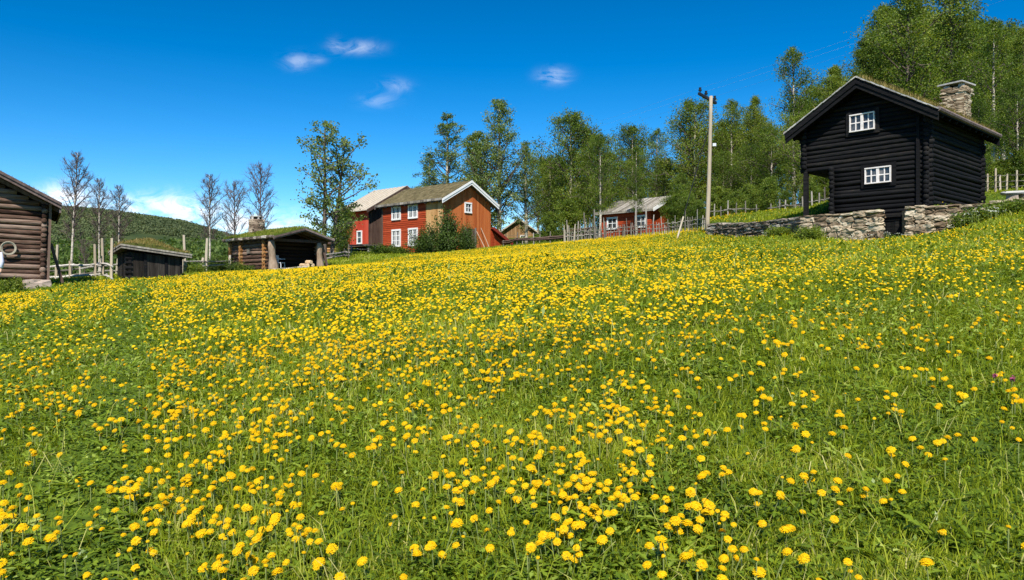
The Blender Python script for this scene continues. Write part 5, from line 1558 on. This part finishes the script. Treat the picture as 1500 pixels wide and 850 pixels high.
def herbs():
    """small clover-like and lance leaves between the blades"""
    g = Geo()
    for d0, d1, dens, s, mx in ((1.2, 3.4, 4200, .024, 2), (3.4, 5.5, 3000, .027, 2), (5.5, 9, 1500, .036, 2), (9, 16, 520, .055, 1.2), (16, 30, 130, .085, .5)):
        n = int(.82*(d1*d1-d0*d0)*dens)
        x, y = wedge(n, d0, d1, mx)
        p = fnoise(x, y, .45, 33); p2 = fnoise(x, y, 2.2, 35)
        keep = meadow_ok(x, y) & (RNG.random(n) < np.clip(.15 + 2.0*(.68-p)*(1.25-p2), .08, 1))
        x, y, p, p2 = x[keep], y[keep], p[keep], p2[keep]; n = len(x)
        z = Zg(x, y) + RNG.uniform(.01, .10, n)*(.5+.8*p2)
        a = RNG.random(n)*2*np.pi; t = np.clip(RNG.normal(.25, .28, n), -.4, 1.0)
        ln = s*RNG.uniform(.6, 1.5, n)*np.where(RNG.random(n) < .15, 2.1, 1); wd = s*RNG.uniform(.5, .9, n)
        D = np.stack([np.cos(a)*np.cos(t), np.sin(a)*np.cos(t), np.sin(t)], -1)*ln[:,None]
        S = np.stack([-np.sin(a), np.cos(a), RNG.normal(0, .3, n)], -1)*wd[:,None]*.5
        P = np.stack([x, y, z], -1)
        V = np.stack([P, P+D*.5+S, P+D, P+D*.5-S], 1).reshape(-1, 3)
        g.add(V, np.arange(n*4).reshape(-1, 4), np.clip(.5 + .6*(p2-.5) + RNG.normal(0, .18, n), 0, 1))
    n = 520; x, y = wedge(n, 1.6, 8.5, 1.5); ok = meadow_ok(x, y); x, y = x[ok], y[ok]
    for q in range(3):
        rm = rosette(400+q); V = np.concatenate(rm.V); Q = np.concatenate(rm.Q); m = np.arange(len(x)) % 3 == q
        replicate(g, V, [Q], np.stack([x[m], y[m], Zg(x[m], y[m])+.01], -1), rotm(RNG.normal(0,.12,m.sum()), RNG.normal(0,.12,m.sum())), RNG.uniform(.8,1.5,m.sum()), np.clip(RNG.normal(.55,.16,m.sum()),0,1), [0])
    tag(g.build('meadow_herbs', BROADLEAF), kind='stuff')

# ---- dandelions
def head_mesh(seed, R=.0205, open_=1.0):
    """flower head: rings of strap petals over a dome, and the calyx below; +z is up"""
    rg = np.random.default_rng(seed); g = Geo()
    for ring, (n, r, zt, z0, w) in enumerate(((22, 1.0, .06, .15, .105), (22, .84, .28, .25, .13), (20, .64, .44, .32, .14), (16, .44, .52, .38, .13), (10, .24, .55, .42, .12))):
        a = (np.arange(n) + rg.random())*2*np.pi/n + rg.normal(0, .05, n)
        rr = r*R*rg.uniform(.86, 1.08, n); zz = R*(zt + rg.normal(0, .05, n))
        c, s = np.cos(a), np.sin(a); wd = R*w*rg.uniform(.8, 1.2, n)
        i0 = r*R*.12
        A = np.stack([c*i0, s*i0, np.full(n, R*z0)], -1); B = np.stack([c*rr*.62, s*rr*.62, zz + R*.08], -1); C = np.stack([c*rr, s*rr, zz], -1)
        T = np.stack([-s, c, 0*c], -1)*wd[:,None]
        V = np.stack([A-T*.4, A+T*.4, B+T, B-T, C+T*.75, C-T*.75], 1).reshape(-1, 3)
        b = np.arange(n)*6
        Q = np.concatenate([np.stack([b, b+1, b+2, b+3], -1), np.stack([b+3, b+2, b+4, b+5], -1)])
        g.add(V, Q, np.tile(np.clip(.5 + .10*ring - .2 + rg.normal(0, .15, n), 0, 1), 2), 0)
    tube(g, [(0,0,-.55*R), (0,0,-.3*R), (0,0,.22*R)], [.12*R, .34*R, .40*R], 8, 1, .5)
    return g
def stem_geo(h, lean, r=.0026):
    g = Geo(); f = np.linspace(0, 1, 5)
    tube(g, np.stack([lean[0]*f**1.6, lean[1]*f**1.6, h*f], -1), r, 5, 0, .5, 0, False)
    return g
def rosette(seed):
    rg = np.random.default_rng(seed); g = Geo()
    for q in range(6):
        a = q*1.05 + rg.normal(0, .25); L = rg.uniform(.08, .15); el = rg.uniform(.25, 1.0)
        k = 9; f = np.linspace(0, 1, k)
        zc = L*(np.sin(el)*f - .55*np.sin(el)*f**2.2) + .005
        rc = L*np.cos(el*.7)*f
        w = L*.13*(.25+f*1.1)*(1-f**5)*np.where(np.arange(k) % 2 == 0, .5, 1.15)
        c, s = np.cos(a), np.sin(a)
        M = np.stack([c*rc, s*rc, zc], -1); T = np.stack([-s*w, c*w, w*.35], -1); T2 = np.stack([s*w, -c*w, w*.35], -1)
        V = np.stack([M+T, M, M+T2], 1).reshape(-1, 3)
        b = np.arange(k-1)*3
        Q = np.concatenate([np.stack([b, b+1, b+4, b+3], -1), np.stack([b+1, b+2, b+5, b+4], -1)])
        g.add(V, Q, float(np.clip(rg.normal(.5, .15), 0, 1)))
    return g
def far_template(kind):
    """simple head for far flowers: domed fan"""
    n = (9, 6)[kind]
    a = np.arange(n)*2*np.pi/n
    k = np.where(np.arange(n) % 2 == 0, 1.0, .88)
    V = np.vstack([[0, 0, .42], np.stack([np.cos(a)*.6, np.sin(a)*.6, np.full(n, .36)], -1), np.stack([np.cos(a)*k, np.sin(a)*k, np.full(n, .02)], -1)])
    j = np.arange(n); j2 = (j+1) % n
    T = np.stack([np.zeros(n, int), 1+j, 1+j2], -1)
    Q = np.stack([1+j, 1+n+j, 1+n+j2, 1+j2], -1)
    return V, T, Q
def rotm(tx, ty):
    n = len(tx)
    nz = np.stack([tx, ty, np.ones(n)], -1); nz /= np.linalg.norm(nz, axis=1)[:,None]
    a = RNG.random(n)*2*np.pi
    ref = np.stack([np.cos(a), np.sin(a), 0*a], -1)
    u = ref - nz*(ref*nz).sum(1)[:,None]; u /= np.linalg.norm(u, axis=1)[:,None]
    v = np.cross(nz, u)
    return np.stack([u, v, nz], 2)      # columns
def replicate(g, V, faces, pos, R, s, var, mats):
    n, m = len(pos), len(V)
    W = np.einsum('nij,mj->nmi', R, V)*s[:,None,None] + pos[:,None,:]
    base = g.n; g.V.append(W.reshape(-1, 3)); g.n += n*m
    off = (np.arange(n)*m)[:,None,None] + base
    for Fc, mt in zip(faces, mats):
        Q = (Fc[None] + off).reshape(-1, Fc.shape[1]); vv = np.repeat(np.asarray(var, np.float32), len(Fc)); mm = np.full(len(Q), mt, np.int32)
        if Fc.shape[1] == 4: g.Q.append(Q); g.qv.append(vv); g.qm.append(mm)
        else: g.T.append(Q); g.tv.append(vv); g.tm.append(mm)
def dandelions():
    X, Y = [], []
    for d0, d1, mx in ((1.6, 4, 2.), (4, 8, 2.), (8, 14, 1.5), (14, 24, 1), (24, 36, .5), (36, 52, 0)):
        area = .82*(d1*d1-d0*d0); n = int(area*300)
        x, y = wedge(n, d0, d1, mx)
        p = fnoise(x, y, .5, 51); p2 = fnoise(x, y, 2.4, 55); p3 = fnoise(x, y, 5.5, 59)
        k = 2.25*np.interp(y, [2, 5, 8, 14, 22, 34], [1.6, 1.5, 1.3, .90, .52, .38])*np.clip(1.9*(p-.16), .22, 1.5)*np.clip(1.4*(p2+.1), .55, 1.3)*np.clip(.6+.8*p3, .7, 1.3)
        lim = np.interp(750 + F*x/y, [0, 60, 100, 200, 260, 300, 400, 480, 600, 720, 1040, 1200, 1500], [22.5, 22.5, 26, 28, 29.5, 34, 38.5, 41, 50, 53, 50, 40, 30])
        k = k*(1 - smooth01(y, lim-1.2, lim+.8))
        D = density(x, y)*k*(.25+.75*track_mask(x, y))
        keep = meadow_ok(x, y) & (RNG.random(n) < D/300)
        X.append(x[keep]); Y.append(y[keep])
    X = np.concatenate(X); Y = np.concatenate(Y)
    # companions: heads of one plant stand together
    c = RNG.random(len(X)) < .28
    X = np.concatenate([X, X[c] + RNG.normal(0, .035, c.sum())]); Y = np.concatenate([Y, Y[c] + RNG.normal(0, .035, c.sum())])
    Z = Zg(X, Y); n = len(X)
    h = RNG.uniform(.06, .15, n)*np.clip(.75+.5*fnoise(X, Y, 2.6, 25), .7, 1.3)
    tx = RNG.normal(-.10, .24, n); ty = RNG.normal(-.42, .22, n)
    size = np.clip(RNG.normal(.98, .17, n), .5, 1.35); bud = RNG.random(n) < .20; size[bud] *= RNG.uniform(.35, .65, bud.sum())
    px = 750 + F*X/Y; py = HOR - F*(Z+h-CAM_Z-Z0)/Y
    vis = (px > 8) & (px < 1492) & (py < 846)
    order = np.argsort(Y + 1000*(~vis) + 3.0*bud)
    near = order[:296]; rest = order[296:]
    print('dandelions', n, 'near limit', Y[near].max())
    heads = [head_mesh(100+q).mesh('flower_head', [PETAL, SEPAL]) for q in range(5)]
    rosettes = [rosette(200+q).mesh('leaf_rosette', BROADLEAF) for q in range(5)]
    stems = []
    for q in range(6):
        rg = np.random.default_rng(300+q); l = rg.normal(0, .025, 2); stems.append((stem_geo(.15, l).mesh('stem', STEM), l))
    for i in near:
        r = bpy.data.objects.new('dandelion', None); COL.objects.link(r); r.empty_display_size = .05
        r.location = (X[i], Y[i], Z[i])
        tag(r, 'yellow dandelion in bloom in the nearest foreground grass', 'dandelion', 'dandelions in the near foreground')
        st, l = stems[RNG.integers(6)]
        s = h[i]/.15
        o = link('stem', st, r); o.scale = (s, s, s)
        o = link('flower_head', heads[RNG.integers(5)], r)
        o.location = (l[0]*s, l[1]*s, h[i]+.008); sc = size[i]; o.scale = (sc, sc, sc*(1.0 if not bud[i] else 1.8))
        o.rotation_euler = (-ty[i], tx[i], RNG.random()*6.28); o.rotation_mode = 'ZYX'
        o = link('leaf_rosette', rosettes[RNG.integers(5)], r); o.rotation_euler = (0, 0, RNG.random()*6.28)
    # all the others as one mass
    g = Geo()
    yy = Y[rest]
    pos = np.stack([X[rest], Y[rest], Z[rest]+h[rest]], -1); sz = size[rest]; R = rotm(tx[rest], ty[rest])
    a = yy < 8.5
    if a.any():
        gm = head_mesh(77); Vh = np.concatenate(gm.V); Qh = np.concatenate(gm.Q); qm = np.concatenate(gm.qm)
        Th = np.concatenate(gm.T)
        replicate(g, Vh, [Qh[qm == 0], Qh[qm == 1], Th], pos[a], R[a], sz[a], np.clip(RNG.normal(.5, .2, a.sum()), 0, 1), [0, 1, 1])
        sg = stem_geo(1.0, (0,0), .0028); Vs = np.concatenate(sg.V); Qs = np.concatenate(sg.Q)
        eye = np.repeat(np.eye(3)[None], a.sum(), 0); eye[:,2,2] = h[rest][a]
        pb = pos[a].copy(); pb[:,2] -= h[rest][a]
        replicate(g, Vs, [Qs], pb, eye, np.ones(a.sum()), np.full(a.sum(), .5), [2])
        rs = [rosette(210), rosette(211)]
        idx = np.where(a)[0][::2]
        Vr = np.concatenate(rs[0].V); Qr = np.concatenate(rs[0].Q); pb = pos[idx].copy(); pb[:,2] -= h[rest][idx]
        replicate(g, Vr, [Qr], pb, rotm(RNG.normal(0,.1,len(idx)), RNG.normal(0,.1,len(idx))), RNG.uniform(.7,1.2,len(idx)), np.clip(RNG.normal(.5,.15,len(idx)),0,1), [3])
    for lo, hi, kind in ((8.5, 18, 0), (18, 99, 1)):
        b = (yy >= lo) & (yy < hi)
        Vf, Tf, Qf = far_template(kind)
        replicate(g, Vf, [Tf, Qf], pos[b], R[b], sz[b]*.0200*(1.08 if kind else 1.04), np.clip(RNG.normal(.5, .2, b.sum()), 0, 1), [0, 0])
    tag(g.build('dandelions', [PETAL, SEPAL, STEM, BROADLEAF]), kind='stuff')
herbs()
dandelions()
for px, py, d, lab in ((1455, 574, 5.2, 'dark pink clover head left of its twin in the right hand grass'), (1481, 581, 5.1, 'dark pink clover head nearest the right edge in the grass')):
    x, y = XY(px, d); z = zg(x, y)
    r = setup('clover', (x, y), z, 0, lab, 'clover', 'pink clover heads')
    hz = max(.12, ZP(py, d) + 0 - z)
    hz = min(hz, .30)
    g = Geo(); tube(g, [(0,0,0),(.01,0,hz)], .0025, 5); g.build('stem', STEM, r)
    g = Geo(); leaf_quads(g, np.array([0.01,0,hz]) + RNG.normal(0, .007, (70,3)), .014, .5); g.build('flower_head', CLOVER, r)
def umbels():
    g = Geo()
    for px, d, k in ((1308, 29.0, 14),  (1425, 26.6, 16), (1465, 26.0, 14), (1255, 29.0, 8)):
        for _ in range(k):
            x, y = XY(px + RNG.normal(0, 16), d + RNG.normal(0, .4)); z = zg(x, y) + RNG.uniform(.3, .6)
            P = np.array([x, y, z]) + RNG.normal(0, 1, (10, 3))*np.array([.045,.045,.012]); leaf_quads(g, P, .03, .5)
            tube(g, [(x, y, z-.6), (x, y, z)], .005, 4, 1, .5, 0, False)
    tag(g.build('white_wildflowers', [PARSLEY, STEM]), kind='stuff')
umbels()

# ================================================================== sky, sun, camera
SUN_AZ = math.radians(180+3); SUN_EL = math.radians(49)
w = bpy.data.worlds.new('World'); scene.world = w; w.use_nodes = True
nt = w.node_tree
for nd in list(nt.nodes): nt.nodes.remove(nd)
out = N(nt, 'ShaderNodeOutputWorld'); bg = N(nt, 'ShaderNodeBackground'); bg.inputs['Strength'].default_value = .10
sky = N(nt, 'ShaderNodeTexSky', sky_type='NISHITA'); sky.sun_disc = False
sky.sun_elevation = SUN_EL; sky.sun_rotation = SUN_AZ; sky.altitude = 1200; sky.air_density = 1.0; sky.dust_density = .25; sky.ozone_density = 3.0
hs = N(nt, 'ShaderNodeHueSaturation'); hs.inputs['Saturation'].default_value = 1.26; hs.inputs['Value'].default_value = 1.0; hs.inputs['Hue'].default_value = .494
gm = N(nt, 'ShaderNodeGamma'); gm.inputs[1].default_value = 1.42
sc = N(nt, 'ShaderNodeMixRGB', blend_type='MULTIPLY'); sc.inputs[0].default_value = 1.0; sc.inputs[2].default_value = (.48,.48,.48,1)
nt.links.new(sky.outputs[0], gm.inputs[0]); nt.links.new(gm.outputs[0], sc.inputs[1]); nt.links.new(sc.outputs[0], hs.inputs['Color'])
# clouds: soft noise patches at fixed directions of the sky
tc = N(nt, 'ShaderNodeTexCoord'); sp = N(nt, 'ShaderNodeSeparateXYZ'); nt.links.new(tc.outputs['Generated'], sp.inputs[0])
def M(op, a, b=None, c=None, clamp=False):
    n = N(nt, 'ShaderNodeMath', operation=op); n.use_clamp = clamp
    for i, v in enumerate((a, b, c)):
        if v is None: continue
        if isinstance(v, (int, float)): n.inputs[i].default_value = v
        else: nt.links.new(v, n.inputs[i])
    return n.outputs[0]
ysafe = M('MAXIMUM', sp.outputs[1], .02)
uu = M('DIVIDE', sp.outputs[0], ysafe); vv = M('DIVIDE', sp.outputs[2], ysafe)
cmb = N(nt, 'ShaderNodeCombineXYZ'); nt.links.new(M('MULTIPLY', uu, 1.0), cmb.inputs[0]); nt.links.new(M('MULTIPLY', vv, 2.0), cmb.inputs[1])
nz = N(nt, 'ShaderNodeTexNoise'); nz.inputs['Scale'].default_value = 24; nz.inputs['Detail'].default_value = 9; nz.inputs['Roughness'].default_value = .66; nz.inputs['Distortion'].default_value = .9
nt.links.new(cmb.outputs[0], nz.inputs['Vector'])
tot = None
CL = [(524,70,27,8,.30),(436,90,17,10,.26),(578,127,19,9,.20),(554,147,22,9,.17),(811,112,18,10,.36),(490,66,9,9,.16),(466,87,10,6,.14),
      (96,290,34,17,1.2),(60,302,50,16,.6),(150,305,50,14,.55),(215,297,42,15,.45),(262,303,44,17,.62),(300,318,50,18,.5),(370,330,70,18,.55),(430,345,80,20,.5),(250,330,260,20,.25),(780,335,60,26,.3)]
for px, py, rx, ry, amp in CL:
    du = M('MULTIPLY', M('SUBTRACT', uu, (px-750)/F), F/rx); dv = M('MULTIPLY', M('SUBTRACT', vv, (HOR-py)/F), F/ry)
    r2 = M('ADD', M('MULTIPLY', du, du), M('MULTIPLY', dv, dv))
    e = M('MULTIPLY', M('POWER', 2.718, M('MULTIPLY', r2, -.9)), amp)
    tot = e if tot is None else M('ADD', tot, e)
cm = M('MULTIPLY', tot, M('MULTIPLY_ADD', nz.outputs['Fac'], 4.4, -1.65, True))
cm = M('MULTIPLY', M('MINIMUM', cm, 1.0), M('GREATER_THAN', sp.outputs[1], .03))
cm = M('MAXIMUM', cm, 0.0)
mx = N(nt, 'ShaderNodeMixRGB'); nt.links.new(cm, mx.inputs[0]); nt.links.new(hs.outputs[0], mx.inputs[1]); mx.inputs[2].default_value = (8.2, 8.5, 9.0, 1)
nt.links.new(mx.outputs[0], bg.inputs['Color']); nt.links.new(bg.outputs[0], out.inputs[0])

sl = bpy.data.lights.new('sun', 'SUN'); sl.energy = 4.6; sl.angle = math.radians(.5); sl.color = (1.0, .945, .86)
so = bpy.data.objects.new('sun', sl); COL.objects.link(so)
sd = np.array([math.sin(SUN_AZ)*math.cos(SUN_EL), math.cos(SUN_AZ)*math.cos(SUN_EL), math.sin(SUN_EL)])
from mathutils import Vector
so.rotation_euler = Vector(-sd).to_track_quat('-Z', 'Y').to_euler()
so.location = (0, -20, 40)

cam = bpy.data.cameras.new('camera'); co = bpy.data.objects.new('camera', cam); COL.objects.link(co)
cam.sensor_width = 36.0; cam.lens = 36.0*F/1500.0; cam.clip_start = .05; cam.clip_end = 6000
co.location = (0, 0, CAM_Z); co.rotation_euler = (math.radians(90), 0, 0)
scene.camera = co
vs = scene.view_settings
vs.view_transform = 'Standard'; vs.look = 'None'; vs.exposure = 0.65; vs.gamma = 1.0; vs.use_curve_mapping = False
scene.cycles.max_bounces = 6; scene.cycles.diffuse_bounces = 3; scene.cycles.transmission_bounces = 4
